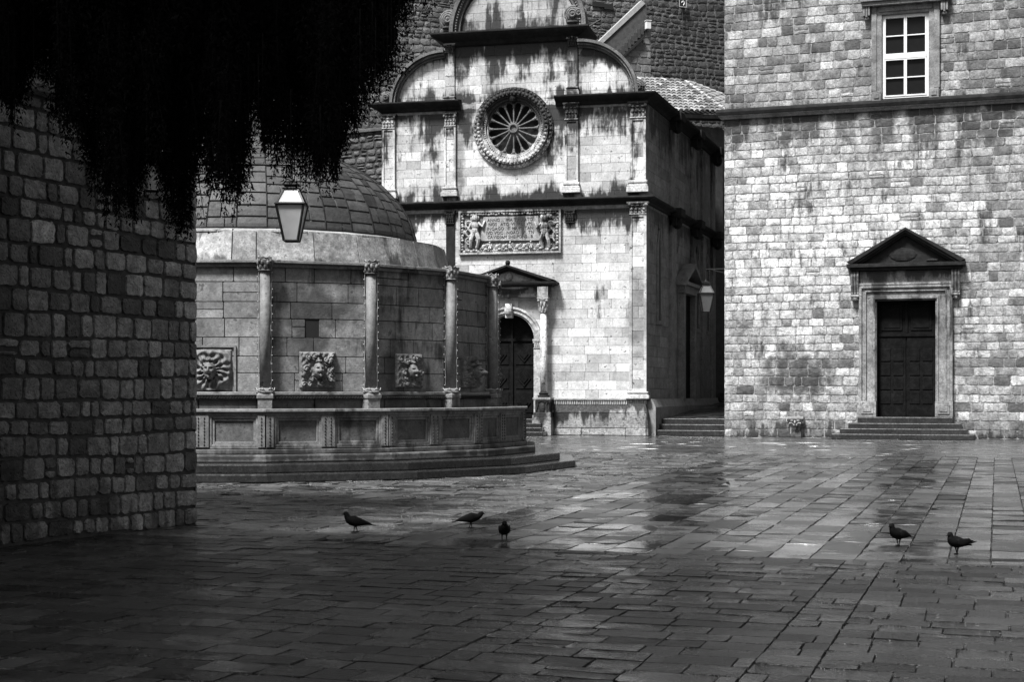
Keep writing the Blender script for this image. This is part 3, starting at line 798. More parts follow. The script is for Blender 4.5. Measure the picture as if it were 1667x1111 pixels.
o.build('mortar_bed', plain('alley_mortar', .015, .9), ae)
o = MB(); lay(o, lambda u, z, d: (u, -d, z), -.5, 8, levels(1, 11.5, .28, .4, r4), .3, .7, clips=[outside_circle(acx, azs, ar + .3)], holes=[(ax0 - .3, ax1 + .3, 0, azs)], tone=lambda x, z, r: min(1, max(0, r.gauss(.45, .2))), gap=.04, depth=.04, rough=.02, rnd_c=.05, r=r4)
o.build('wall', stone_mat('alley_rubble', .02, .09, grain=.7, bump=.8), ae)
o = MB(); n = 18
for k in range(n):
    a0, a1 = math.pi * k / n, math.pi * (k + 1) / n; P = [(acx + rr * math.cos(a), azs + rr * math.sin(a)) for rr, a in ((ar, a0), (ar + .3, a0), (ar + .3, a1), (ar, a1))]; o.prism_xz(P[::-1], -.08, .3)
o.box(ax0 - .3, ax0, -.08, .3, 1, azs); o.box(ax1, ax1 + .3, -.08, .3, 1, azs)
o.build('arch_ring', stone_mat('arch_stone', .04, .1), ae)
o = MB(); o.box(ax0 - .6, ax1 + .6, 4.0, 4.3, 0, 9); o.box(ax0 - .6, ax0 - .1, 1, 4, 0, 9); o.box(ax1 + .1, ax1 + .6, 1, 4, 0, 9); o.box(ax0 - .6, ax1 + .6, 1, 4, azs + ar + .1, 9)
o.build('passage', M_dark, ae)
# small bright cross-shaped ornament hanging in the passage
cx_, cz_ = onY(1173.5, 517, ay - .2); o = MB(); rr = .1
o.prism_xz([(rr * (1 if k % 2 == 0 else .3) * math.cos(k * math.pi / 4), rr * (1 if k % 2 == 0 else .3) * math.sin(k * math.pi / 4)) for k in reversed(range(8))], -.015, .015)
o.box(-.012, .012, -.01, .25, -.012, .012)
orn = o.build('cross_ornament', M_white, loc=(cx_, ay - .2, cz_)); tag(orn, 'tiny white four pointed cross ornament in the dark alley archway', 'ornament')
#@@CHURCH
# ================================================================== CHURCH
CHT = 55.0; CHX = (1052 - CX) / F * CHT; A13 = R(13)
cp = c2w(CHX, CHT)
church = empty('church', 'small weathered renaissance church with rose window and carved inscription panel', 'church', (cp[0], cp[1], 0), YAW - A13)
def ch(x, y, off=0.0):
    """local (s, z) on the facade plane (off metres in front)"""
    dx = (x - CX) / F; ca, sa = math.cos(A13), math.sin(A13)
    X0 = CHX - off * sa; T0 = CHT - off * ca       # facade normal towards the viewer in camera frame: (-sin13,-cos13)
    u = (dx * T0 - X0) / (ca + dx * sa); t = T0 - u * sa
    return u, EYE + (HY - y) * t / F
def cz(x, y): return ch(x, y)[1]
def cs(x, y=400): return ch(x, y)[0]
SL_ = cs(622)                                      # left edge
z_mid = cz(1000, 326); z_up = cz(990, 160); z_top = cz(850, 58)
M_ch = stone_mat('church_ashlar', .13, .66, drips=[(z_mid - .2, 1.4, 1.25), (z_up - .2, 2.6, 1.0), (z_top - .3, 2.0, 1.2), (z_mid - .3, 5, .2), (z_top, 7, .22)], rises=[(z_mid + .1, .9, .95), (z_up + .1, .9, .8), (z_top + .1, 2.2, .75)],
                 blobs=[(cs(1040), 0, 4.5, .45, 1, 1.6, .4), (cs(748), 0, cz(748, 240), .25, 1, 2.2, .6), (cs(900), 0, cz(900, 190), .5, 1, .6, .5), (cs(860), 0, cz(860, 470), .8, 1, .5, .45)], grain=.42, bump=.45, bdist=.012, spots=.55, dark=.022)
M_chtrim = stone_mat('church_carved_stone', .16, .55, drips=[(z_mid - .2, .7, 1.0), (z_up - .2, 1, 1.0), (z_top - .3, 1.1, 1.0)], rises=[(z_mid, .35, .9), (z_up, 1.2, .8)], grain=.7, bump=.6, spots=.5, dark=.025)
M_chm = plain('church_joint', .20, .9, var=.5)
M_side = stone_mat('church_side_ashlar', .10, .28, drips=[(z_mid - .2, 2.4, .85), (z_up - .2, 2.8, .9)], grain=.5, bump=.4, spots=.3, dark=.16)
# portal geometry
pcx_ = cs(830.5, 560); prr = cs(870, 560) - pcx_; psz = cz(850, 553); pth = cz(860, 678)
rcx, rcz = ch(836, 209); r_out = cs(901, 209) - rcx; r_in = cs(879, 209) - rcx
cl, cr = cs(725), cs(942)                          # centre bay of the upper part
zb_up = z_up + .02
DEP = .5
def circ_hole(mb, cx, c_z, rad, y0, y1, n=12):
    for sx in (-1, 1):
        for sz in (-1, 1):
            for k in range(n):
                a0, a1 = math.pi / 2 * k / n, math.pi / 2 * (k + 1) / n
                P = [(cx + sx * rad * math.cos(a0), c_z + sz * rad * math.sin(a0)), (cx + sx * rad * math.cos(a1), c_z + sz * rad * math.sin(a1)), (cx + sx * rad * math.cos(a1), c_z + sz * rad), (cx + sx * rad * math.cos(a0), c_z + sz * rad)]
                mb.prism_xz(P, y0, y1)
o = MB()
wallgrid(o, SL_ + .02, -.02, -.3, z_up, .02, DEP, [(pcx_ - prr, pcx_ + prr, -.3, psz + prr), (rcx - r_in, rcx + r_in, rcz - r_in, rcz + r_in)])
arch_fill(o, pcx_, psz, prr, .02, DEP); 
z_sh = z_up
if rcz + r_in > z_up:
    wallgrid(o, cl, cr, z_up, z_top, .02, DEP, [(rcx - r_in, rcx + r_in, z_up, rcz + r_in)])
else: wallgrid(o, cl, cr, z_up, z_top, .02, DEP, [])
circ_hole(o, rcx, rcz, r_in, .02, DEP)
# quarter lunettes and the semicircular gable
def ell_poly(cx, c_z, rx, rz, a0, a1, n=20): return [(cx + rx * math.cos(a0 + (a1 - a0) * k / n), c_z + rz * math.sin(a0 + (a1 - a0) * k / n)) for k in range(n + 1)]
qrx = cs(1033) - cr; qrz = cz(943, 78) - z_up; qlx = cl - cs(645); qlz = cz(725, 95) - z_up
QR = ell_poly(cr, z_up, qrx, qrz, 0, math.pi / 2) + [(cr, z_up)]
QL = ell_poly(cl, z_up, qlx, qlz, math.pi / 2, math.pi) + [(cl, z_up)]
tr_ = (cs(942, 30) - cs(748, 30)) / 2; tcx = (cs(942, 30) + cs(748, 30)) / 2
QT = ell_poly(tcx, z_top, tr_, tr_, 0, math.pi)
for Q in (QR, QL, QT): o.prism_xz(Q[::-1], .02, DEP)
o.build('mortar_bed', M_chm, church)
# facade ashlar
s_ = MB(); r6 = random.Random(31)
def ct(x, z, r): return min(1, max(0, r.gauss(.62, .08) - (.2 if r.random() < .12 else 0) + (.25 if r.random() < .14 else 0)))
ff_ = lambda u, z, d: (u, .02 - d, z)
kw = dict(gap=.005, depth=.02, rough=.0, rnd_c=.006, bev=.003, r=r6)
zp = cz(980, 650)
cliph = [outside_circle(rcx, rcz, r_in + .12), outside_circle(pcx_, psz, prr + .1)]
lay(s_, ff_, SL_, 0, levels(0, zp - .45, .34, .40, r6), .6, 1.2, holes=[(pcx_ - prr, pcx_ + prr, 0, psz)], tone=ct, **kw)
lay(s_, ff_, SL_, 0, levels(zp, z_mid - .3, .31, .37, r6), .45, 1.15, holes=[(pcx_ - prr, pcx_ + prr, 0, psz)], clips=[outside_circle(pcx_, psz, prr + .1)], tone=ct, **kw)
lay(s_, ff_, SL_, 0, levels(z_mid + .05, z_up - .3, .31, .37, r6), .45, 1.15, clips=[outside_circle(rcx, rcz, r_in + .12)], tone=ct, **kw)
lay(s_, ff_, cl, cr, levels(z_up - .3, z_top - .3, .31, .37, r6), .45, 1.15, clips=[outside_circle(rcx, rcz, r_in + .12)], tone=ct, **kw)
for Q, a, b_ in ((QR, cr, cr + qrx), (QL, cl - qlx, cl)): lay(s_, ff_, a, b_, levels(z_up, z_up + max(qrz, qlz), .31, .36, r6), .45, .95, clips=[convex(Q)], tone=ct, **kw)
lay(s_, ff_, tcx - tr_, tcx + tr_, levels(z_top, z_top + tr_, .31, .36, r6), .45, .95, clips=[convex(QT)], tone=lambda x, z, r: ct(x, z, r) * .6, **kw)
s_.build('wall', M_ch, church)

# body behind and the long side wall
sdx, sdy = math.sin(YAW - A13) , math.cos(YAW - A13)   # world +Y in local coordinates
LEN = 13.6
def sp(u, d=0.0): return (sdx * u + sdy * d, sdy * u - sdx * d)     # point u along the side, d out of it
o = MB(); e = sp(LEN, -.03); a_ = sp(.3, -.03)
o.prism_xy([(SL_ + .03, .5), (a_[0], .5), e, (e[0] + SL_, e[1])], -.3, z_up - .05)
o.build('nave_core', M_chm, church)
o = MB(); o.prism_xy([(cl + .3, .4), (cr - .3, .4), (e[0] - 2.9, e[1]), (e[0] + SL_ + 2.9, e[1])], z_up - .05, z_top - .4); o.build('roof', M_crust, church)
s_ = MB(); fsd = lambda u, z, d: (*sp(u, -.02 + d), z)
def su(x): return onX(x, 400, cp[0])[0] - cp[1]
lay(s_, fsd, 0, LEN, levels(0, zp - .1, .34, .4, r6), .6, 1.2, tone=ct, **kw)
lay(s_, fsd, 0, LEN, levels(zp, z_mid - .25, .34, .42, r6), .5, 1.2, tone=ct, **kw)
lay(s_, fsd, 0, LEN, levels(z_mid, z_up - .25, .34, .42, r6), .5, 1.2, tone=ct, **kw)
s_.build('side_wall', M_side, church)
def sbox(mb, u0, u1, d0, d1, z0, z1):
    P = [sp(u0, d1), sp(u1, d1), sp(u1, d0), sp(u0, d0)]; mb.hexa([(x, y, z0) for x, y in P] + [(x, y, z1) for x, y in P])
# side pilasters, blind lancets, side doorway
o = MB()
for px in (1092, 1126, 1143, 1159):
    u = su(px); sbox(o, u - .35, u + .35, 0, .12, zp, z_mid - .3); sbox(o, u - .32, u + .32, 0, .1, z_mid + .1, z_up - .3); sbox(o, u - .45, u + .45, 0, .2, 0, zp)
o.build('side_pilaster', M_side, church, bev=.01)
for px, wd in ((1072, .30), (1134, .3), (1151, .3)):
    u = su(px); o = MB(); z0 = cz(1052, 520) * 1.0; z1 = cz(1052, 400)
    P = [(u - wd, z0), (u + wd, z0), (u + wd, z1), (u + wd * .6, z1 + .45), (u, z1 + .85), (u - wd * .6, z1 + .45), (u - wd, z1)]
    i = len(o.v)
    for d in (.0, .03):
        for a, z in P: o.vert((*sp(a, d), z))
    n = len(P); o.face([n + k for k in range(n)])
    for k in range(n): o.face([k, (k + 1) % n, n + (k + 1) % n, n + k])
    w_ = o.build('lancet_window', plain('lancet_infill', .035, .8, var=.3), church)
    o = MB()
    for k in range(n):
        a, b_ = P[k], P[(k + 1) % n]; o.tube([(*sp(a[0], .03), a[1]), (*sp(b_[0], .03), b_[1])], .05, 6)
    sbox(o, u - wd - .12, u + wd + .12, 0, .12, z0 - .12, z0)
    o.build('frame', M_side, w_)
o = MB(); u0, u1 = su(1103), su(1124); um = (u0 + u1) / 2; zd0, zd1 = .9, onX(1112, 480, cp[0])[1]
sbox(o, u0, u0 + .35, 0, .28, .5, zd1); sbox(o, u1 - .35, u1, 0, .28, .5, zd1); sbox(o, u0 - .1, u1 + .1, 0, .34, zd1, zd1 + .3); sbox(o, u0 - .3, u1 + .3, 0, .5, zd1 + .3, zd1 + .45)
zpk = onX(1112, 452, cp[0])[1] + .4
for s in (-1, 1):
    ee = um + s * ((u1 - u0) / 2 + .3)
    a_ = [sp(ee, .0), sp(ee, .5), sp(um, .5), sp(um, 0)]
    o.hexa([(*a_[0], zd1 + .45), (*a_[1], zd1 + .45), (*a_[2], zpk), (*a_[3], zpk), (*a_[0], zd1 + .62), (*a_[1], zd1 + .62), (*a_[2], zpk + .2), (*a_[3], zpk + .2)])
o.build('side_doorway', M_side, church, bev=.01)
o = MB(); sbox(o, u0 + .35, u1 - .35, 0, .05, .5, zd1); o.build('side_door', M_wood, church)

# cornices wrapping front and side
def cornice(name, prof, path, z, mat=M_crust):
    o = MB(); o.sweep([(a, b * .74) for a, b in prof], [(p[0], p[1]) for p in path]); o.v = [(x, y, zz + z) for x, y, zz in o.v]; return o.build(name, mat, church, bev=.008)
pr_mid = [(0, -.22), (.06, -.2), (.10, -.1), (.2, -.04), (.30, 0), (.34, .06), (.34, .12), (.1, .2), (0, .22)]
eS = sp(LEN)
cornice('cornice', pr_mid, [(SL_ - .0, .5), (SL_, 0), (0, 0), eS], z_mid)
pr_up = [(0, -.3), (.08, -.26), (.14, -.12), (.3, -.04), (.4, .02), (.44, .1), (.44, .17), (.1, .24), (0, .26)]
cornice('cornice', pr_up, [(cs(905), 0), (0, 0), eS], z_up)
cornice('cornice', pr_up, [(SL_, 3), (SL_, 0), (cs(751), 0)], z_up + .02)
pr_top = [(0, -.42), (.1, -.36), (.16, -.18), (.34, -.08), (.5, .02), (.56, .14), (.56, .22), (.1, .3), (0, .3)]
cornice('cornice', pr_top, [(cs(729), 1.5), (cs(729), -.03), (cs(938), -.03), (cs(938), 1.5)], z_top)
# corbel heads under the side cornice
o = MB()
for px in (1092, 1126, 1159):
    u = su(px)
    for zz in (z_mid, z_up): o = MB(); sbox(o, u - .42, u + .42, .1, .52, zz - .2, zz + .14); sbox(o, u - .35, u + .35, 0, .3, zz - .55, zz - .2); p = sp(u, .28); o.ell((p[0], p[1], zz - .42), (.2, .22, .26), 8, 6); o.build('side_bracket', M_crust, church, bev=.02)
o = MB(); o.sweep([(0, -.12), (.1, -.1), (.16, 0), (.2, .0), (.34, -.3), (.34, -2), (0, -2)][::-1], [(.02, 0.0), (.02, .01), sp(LEN, .0)][1:]); o.v = [(x, y, max(z + zp, -.2)) for x, y, z in o.v]; o.build('side_plinth', M_side, church)

# pilasters with leafy capitals and moulded bases
def pilaster(x0, x1, ytop, ycap, ybase, yfoot, cap=True, panel=True, w2=None):
    a, b_ = cs(x0, ycap), cs(x1, ycap); xm = (x0 + x1) / 2
    zt_, zc_, zb_, zf_ = cz(xm, ytop), cz(xm, ycap), cz(xm, ybase), cz(xm, yfoot)
    o = MB(); r_ = random.Random(int(x0))
    z = zb_
    o.ta = .5; o.box(a, b_, -.055, .02, zb_, zc_)
    lay(o, lambda u, z, d: (u, -.055 - d, z), a, b_, levels(zb_, zc_, .38, .62, r_), b_ - a, b_ - a + .1, tone=lambda x, z, r: r.uniform(.25, .85), gap=.008, depth=.018, rnd_c=.006, bev=.004, r=r_)
    if panel:
        t = (b_ - a) * .16
        for (p, q, z0, z1) in ((a, a + t, zb_, zc_), (b_ - t, b_, zb_, zc_), (a + t, b_ - t, zb_, zb_ + t), (a + t, b_ - t, zc_ - t, zc_)):
            o.ta = r_.uniform(.5, .8); o.box(p, q, -.115, -.07, z0, z1)
    p_ = o.build('pilaster', M_ch, church, bev=.006)
    if cap:
        o = MB(); corinthian(o, a + .02, b_ - .02, -.1, zc_, zt_, .12); o.build('capital', M_chtrim, p_, smooth=False)
    o = MB(); H = zb_ - zf_; e_ = (b_ - a) * .14
    for (t0, t1, ex, y) in ((0, .45, e_ + .03, -.27), (.45, .62, e_, -.24), (.62, .78, e_ * .4, -.17), (.78, 1, e_ * .8, -.2)):
        o.ta = .7; o.box(a - ex, b_ + ex, y, .0, zf_ + H * t0, zf_ + H * t1)
    o.build('base', M_chtrim, p_, bev=.02)
pilaster(1026, 1052, 166, 192, 294, 314)
pilaster(920, 942, 168, 195, 298, 315)
pilaster(724, 743, 184, 206, 305, 321)
pilaster(623, 644, 187, 210, 309, 325)
pilaster(924, 941, 59, 75, 142, 156, panel=False)
pilaster(725, 741, 72, 86, 158, 170, panel=False)
pilaster(1025, 1053, 329, 349, 638, 650)
# remains of two capitals beside the tablet
for x0, x1, y0, y1, yb in ((727, 740, 343, 365, 440), (921, 935, 342, 363, 400)):
    o = MB(); a, b_ = cs(x0), cs(x1); z0, z1 = cz(x0, y1), cz(x0, y0); corinthian(o, a, b_, -.1, z0, z1, .12)
    if x0 < 800: o.box(a, b_, -.08, .02, cz(x0, yb), z0)
    o.build('capital', M_crust, church)

# plinth with fluted rail
o = MB(); pa_, pb_ = cs(903, 650), 0.02; z1 = cz(980, 649); z2 = cz(980, 659); z3 = cz(980, 672)
o.box(pa_, pb_, -.16, 0, z1 - .06, z1); o.box(pa_, pb_, -.08, 0, z2, z1 - .06)
n = int((pb_ - pa_) / .085)
for k in range(n): 
    x = pa_ + (pb_ - pa_) * k / n; o.box(x, x + .045, -.13, -.08, z2, z1 - .06)
o.build('fluted_rail', M_chtrim, church, bev=.004)
M_plinth = stone_mat('church_plinth', .12, .42, drips=[(z2 + .05, 1.15, 1.15)], grain=.8, bump=.9, bdist=.03, spots=.9, dark=.03)
o = MB(); o.sweep([(0, z2 - z3), (.1, z2 - z3), (.12, z2 - z3 - .05), (.22, 0), (0, 0)], [(pa_, 0), (pb_, 0)]); o.v = [(x, y, z + z3) for x, y, z in o.v]
o.build('plinth_moulding', M_plinth, church, bev=.01)
o = MB(); zj = cz(980, 697)
lay(o, lambda u, z, d: (u, -.18 - d, z), pa_, cs(1021, 690), [0, zj], .9, 2.0, tone=lambda x, z, r: r.uniform(.7, 1), gap=.02, depth=.05, rough=.008, rnd_c=.02, r=r6)
lay(o, lambda u, z, d: (u, -.16 - d, z), pa_, cs(1021, 690), [zj, z3], 2.2, 3.4, tone=lambda x, z, r: .5, gap=.01, depth=.05, rough=.0, rnd_c=.01, r=r6)
o.ta = .5; o.box(pa_, pb_ - .04, -.17, -.02, 0, z3)
o.build('plinth', M_plinth, church)
o = MB(); a, b_ = cs(1021, 690), cs(1057, 690); o.ta = .8; o.box(a, b_, -.36, 0, 0, zj); o.ta = .6; o.box(a + .01, b_ - .01, -.34, 0, zj + .004, z3 - .02)
o.sweep([(0, 0), (.0, .1), (-.1, .25), (-.2, .27)], [(a, -.32), (b_ - .03, -.32)]) if False else None
o.hexa([(a, -.34, z3 - .02), (b_ - .01, -.34, z3 - .02), (b_ - .01, 0, z3 - .02), (a, 0, z3 - .02), (a + .08, -.24, z2 + .02), (b_ - .1, -.24, z2 + .02), (b_ - .1, 0, z2 + .02), (a + .08, 0, z2 + .02)])
o.build('corner_pedestal', M_plinth, church, bev=.02)

# curved arch mouldings of the gables, with scroll ends
def band(name, cx, c_z, rx, rz, a0, a1, w_, mat, n=36):
    o = MB()
    for j, (t0, t1, y) in enumerate(((0, .3, -.12), (.3, .62, -.22), (.62, 1.0, -.34))):
        for k in range(n):
            b0, b1 = a0 + (a1 - a0) * k / n, a0 + (a1 - a0) * (k + 1) / n
            P = []
            for (t, b) in ((t0, b0), (t1, b0), (t1, b1), (t0, b1)): P.append((cx + (rx + w_ * t) * math.cos(b), c_z + (rz + w_ * t) * math.sin(b)))
            o.ta = .5; o.prism_xz(P, y, .3)
    for k in range(int(n * 1.5)):
        b = a0 + (a1 - a0) * (k + .5) / (n * 1.5); rr = w_ * .38
        o.ta = .9; o.ell((cx + (rx + rr) * math.cos(b), -.23, c_z + (rz + rr) * math.sin(b)), (.035, .04, .035), 6, 4)
    return o.build(name, mat, church)
M_arch = stone_mat('gable_arch_stone', .015, .20, grain=.9, bump=.7, spots=.8, dark=.08)
band('gable_arch', cr, z_up + .1, qrx - .1, qrz - .1, 0, math.pi / 2, .28, M_arch)
band('gable_arch', cl, z_up + .1, qlx - .1, qlz - .1, math.pi / 2, math.pi, .28, M_arch)
band('gable_arch', tcx, z_top + .2, tr_ - .05, tr_ - .05, 0, math.pi, .38, M_arch, 48)
o = MB()
for x, y, rr in ((631, 160, .22), (1040, 142, .26), (732, 33, .32), (934, 24, .3), (944, 22, .26)):
    a, z = ch(x, y); o = MB()
    for k in range(3): o.tube([(a + rr * (1 - k * .3) * math.cos(t * .5), -.12 - k * .07, z + rr * (1 - k * .3) * math.sin(t * .5)) for t in range(13)], rr * .2, 6)
    o.ell((a, -.22, z), (rr * .34, .12, rr * .34), 8, 6)
    # acanthus foot
    o.ell((a, -.1, z - rr * .9), (rr * .9, .14, rr * .25), 10, 5); o.box(a - rr * .8, a + rr * .8, -.08, .2, z - rr * 1.3, z + rr * .2); o.build('scroll', M_arch, church)
# medallion leaf above gable: round pearls along the cornice
# ---- rose window
rose_z = [(rcz + r_out * 1.3, .9 * r_out * 2, .62)]
M_rose = stone_mat('rose_window_stone', .14, .52, drips=[(rcz + r_out * 1.05, r_out * 2.1, 1.45)], grain=.9, bump=.9, spots=.6, dark=.025)
M_trac = stone_mat('rose_tracery_stone', .04, .17, grain=.8, spots=.6, dark=.1)
def zring(mb, r0, r1, y0, y1, n=64, bumpy=0.0, mod=0):
    for k in range(n):
        b0, b1 = 2 * math.pi * k / n, 2 * math.pi * (k + 1) / n
        mb.ta = .55 + .25 * math.sin(k * 5.1)
        y = y0 - (bumpy if (k % 2) else 0)
        P = [(rcx + r * math.cos(b), rcz + r * math.sin(b)) for r, b in ((r0, b0), (r1, b0), (r1, b1), (r0, b1))]
        mb.prism_xz(P, y, y1)
o = MB(); RO = r_out
zring(o, RO * .90, RO, -.12, .02, 72, .02); zring(o, RO * .80, RO * .90, -.24, .02, 72, .03); zring(o, RO * .76, RO * .80, -.18, .02, 72)
zring(o, RO * .69, RO * .76, -.10, .2, 72); zring(o, RO * .64, RO * .69, -.02, .3, 72)
for k in range(56):
    b = 2 * math.pi * k / 56
    o.ta = .8; o.ell((rcx + RO * .85 * math.cos(b), -.25, rcz + RO * .85 * math.sin(b)), (.07, .07, .07), 7, 5)
    o.ell((rcx + RO * .95 * math.cos(b + .05), -.13, rcz + RO * .95 * math.sin(b + .05)), (.06, .05, .06), 6, 4)
for k in range(84):
    b = 2 * math.pi * k / 84; o.ta = 1; o.ell((rcx + RO * .725 * math.cos(b), -.11, rcz + RO * .725 * math.sin(b)), (.024, .03, .024), 6, 4)
rose = o.build('rose_window', M_rose, church)
o = MB()
o.lathe([(RO * .13, -.02), (RO * .13, .14), (RO * .11, .17), (RO * .085, .17), (RO * .075, .1), (.0, .1)], 0, 0, 24, cap=False)
o.v = [(rcx + x, .10 - z, rcz + y) for x, y, z in o.v]
o.build('hub', M_trac, rose)
for k in range(16):
    b = math.pi / 8 * k; cb_, sb_ = math.cos(b), math.sin(b); o = MB()
    r0, r1 = RO * .12, RO * .57; N = 8
    pts = [(rcx + r * cb_, .04, rcz + r * sb_) for r in (r0, r0 + .05, r0 + .1, r1 - .12, r1 - .07, r1)]
    o.ta = .45; o.tube(pts, [.045, .045, .028, .032, .05, .06], 8)
    o.ell((rcx + (r1 + .03) * cb_, .04, rcz + (r1 + .03) * sb_), (.07, .07, .07), 7, 5)
    # small trefoil arch to the next colonnette
    b2 = b + math.pi / 16
    o.tube([(rcx + r1 * cb_, .05, rcz + r1 * sb_), (rcx + (r1 + .12) * math.cos(b + .1), .05, rcz + (r1 + .12) * math.sin(b + .1)), (rcx + (r1 + .15) * math.cos(b2), .05, rcz + (r1 + .15) * math.sin(b2)),
            (rcx + (r1 + .12) * math.cos(b2 + .1), .05, rcz + (r1 + .12) * math.sin(b2 + .1)), (rcx + r1 * math.cos(b + math.pi / 8), .05, rcz + r1 * math.sin(b + math.pi / 8))], .04, 6)
    o.build('spoke', M_trac, rose)
o = MB()
o.lathe([(RO * .70, 0), (RO * .70, .02)], 0, 0, 40); o.v = [(rcx + x, .42 + z, rcz + y) for x, y, z in o.v]; o.build('glass', M_dark, rose)
a, z = rcx, rcz + RO * .74
o = MB(); o.ell((a, -.1, z), (.16, .15, .2), 10, 7); o.ell((a, -.1, z + .2), (.12, .12, .1)); o.ell((a - .13, -.08, z + .05), (.07, .08, .14)); o.ell((a + .13, -.08, z + .05), (.07, .08, .14)); o.build('keystone', M_crust, rose)

# ---- carved inscription panel
tx0, tz0 = ch(748, 415.5); tx1, tz1 = ch(914, 340)
M_relief = stone_mat('carved_relief_stone', .06, .42, drips=[(tz1 + .1, 1.3, .75)], grain=.7, bump=.5, spots=.35, dark=.05)
fw = .22
o = MB(); o.ta = .7
o.box(tx0, tx1, -.15, 0, tz0, tz0 + .07); o.box(tx0, tx1, -.15, 0, tz1 - .07, tz1); o.box(tx0, tx0 + .07, -.15, 0, tz0 + .07, tz1 - .07); o.box(tx1 - .07, tx1, -.15, 0, tz0 + .07, tz1 - .07)
rr = random.Random(2)
def garland(x0, z0, x1, z1):
    L = math.hypot(x1 - x0, z1 - z0); n = int(L / .1)
    for k in range(n):
        t = (k + .5) / n; o.ta = rr.uniform(.3, 1); x = x0 + (x1 - x0) * t; z = z0 + (z1 - z0) * t
        o.ell((x + rr.uniform(-.02, .02), -.08, z + rr.uniform(-.03, .03)), (.06, .06, .055), 7, 5)
garland(tx0 + .14, tz0 + .14, tx1 - .14, tz0 + .14); garland(tx0 + .14, tz1 - .14, tx1 - .14, tz1 - .14); garland(tx0 + .14, tz0 + .14, tx0 + .14, tz1 - .14); garland(tx1 - .14, tz0 + .14, tx1 - .14, tz1 - .14)
pan = o.build('inscription_panel', M_relief, church)
o = MB(); o.ta = .25; o.box(tx0 + .07, tx1 - .07, -.03, .0, tz0 + .07, tz1 - .07); o.build('panel_ground', M_relief, pan)
q = lambda x, y: ch(x, y)
T0, T1, T2, T3 = q(783, 393), q(880, 392), q(877, 352), q(788, 354)
o = MB(); o.ta = .55; o.prism_xz([T0, T1, T2, T3], -.10, -.03); tab = o.build('tablet', M_relief, pan, bev=.01)
def putto(mb, x, z, h, s=1):
    """small carved child figure"""
    mb.ta = 1
    mb.ell((x, -.17, z + h * .88), (h * .10, h * .1, h * .115), 10, 8)
    mb.ell((x, -.14, z + h * .66), (h * .12, h * .1, h * .16), 10, 7); mb.ell((x + s * .01, -.15, z + h * .5), (h * .11, h * .1, h * .12), 10, 7)
    mb.tube([(x - s * h * .03, -.14, z + h * .45), (x - s * h * .12, -.18, z + h * .25), (x - s * h * .06, -.13, z)], [h * .08, h * .065, h * .04], 7)
    mb.tube([(x + s * h * .06, -.14, z + h * .45), (x + s * h * .12, -.2, z + h * .24), (x + s * h * .15, -.13, z + .02)], [h * .08, h * .06, h * .04], 7)
    mb.tube([(x - s * h * .1, -.14, z + h * .74), (x - s * h * .24, -.18, z + h * .62), (x - s * h * .3, -.14, z + h * .8)], [h * .05, h * .045, h * .035], 6)
    mb.tube([(x + s * h * .1, -.14, z + h * .74), (x + s * h * .2, -.16, z + h * .56), (x + s * h * .1, -.18, z + h * .45)], [h * .05, h * .045, h * .03], 6)
for side, xa, s in (('l', 770, -1), ('r', 893, 1)):
    o = MB(); x, z = q(xa, 404); h_ = q(xa, 350)[1] - z
    putto(o, x - s * .12, z, h_, s)
    for k in range(26): o.ta = rr.uniform(.5, 1); o.ell((x + rr.uniform(-.32, .3), -.09, z + rr.uniform(0, h_)), (rr.uniform(.03, .08), .05, rr.uniform(.04, .1)), 7, 5)
    for k in range(3):
        cz2 = z + h_ * (.2 + k * .25); o.ta = .9; o.tube([(x + s * .12 + .13 * math.cos(t), -.13, cz2 + .13 * math.sin(t)) for t in [i * .55 for i in range(10)]], .03, 6)
    o.build('figure', M_relief, pan)
o = MB(); za = q(830, 408)[1]
for k in range(9):
    x = T0[0] + .12 + (T1[0] - T0[0] - .2) * k / 8; o.ta = rr.uniform(.6, 1)
    if k % 3 == 1: putto(o, x, za, .34, 1 if k % 2 else -1)
    else: o.ell((x, -.1, za + .14), (.07, .07, .1), 8, 6); o.tube([(x - .12, -.1, za + .05), (x, -.14, za + .16), (x + .14, -.1, za + .24)], .03, 6); o.ell((x + .1, -.12, za + .05), (.07, .06, .05), 7, 5)
o.ta = .9; o.box(T0[0] - .05, T1[0] + .05, -.09, -.03, za - .06, za)
o.build('frieze', M_relief, pan)
M_let = plain('cut_letters', .03, .9)
rows = ['ANNO . . IMA TVRRATO', 'NOS . ATQ. VI . FR . VM', 'INOAGO . EI HAVI . TAN', 'IVD VOC . NOAD . V . TN', 'CAVIDIAM SHEIPONS . B']
cu = bpy.data.curves.new('inscription', 'FONT'); cu.body = '\n'.join(rows); cu.size = .165; cu.space_line = .98; cu.extrude = .005; cu.align_x = 'CENTER'; cu.align_y = 'CENTER'; cu.resolution_u = 2
t = bpy.data.objects.new('inscription_text', cu); C.objects.link(t); bpy.context.view_layer.update()
tm = bpy.data.meshes.new_from_object(t.evaluated_get(bpy.context.evaluated_depsgraph_get())); bpy.data.objects.remove(t)
tm.materials.clear(); tm.materials.append(M_let); t = bpy.data.objects.new('inscription', tm); C.objects.link(t); t.parent = tab
t.location = ((T0[0] + T1[0]) / 2, -.106, (T3[1] + T0[1]) / 2); t.rotation_euler = (R(90), 0, 0)

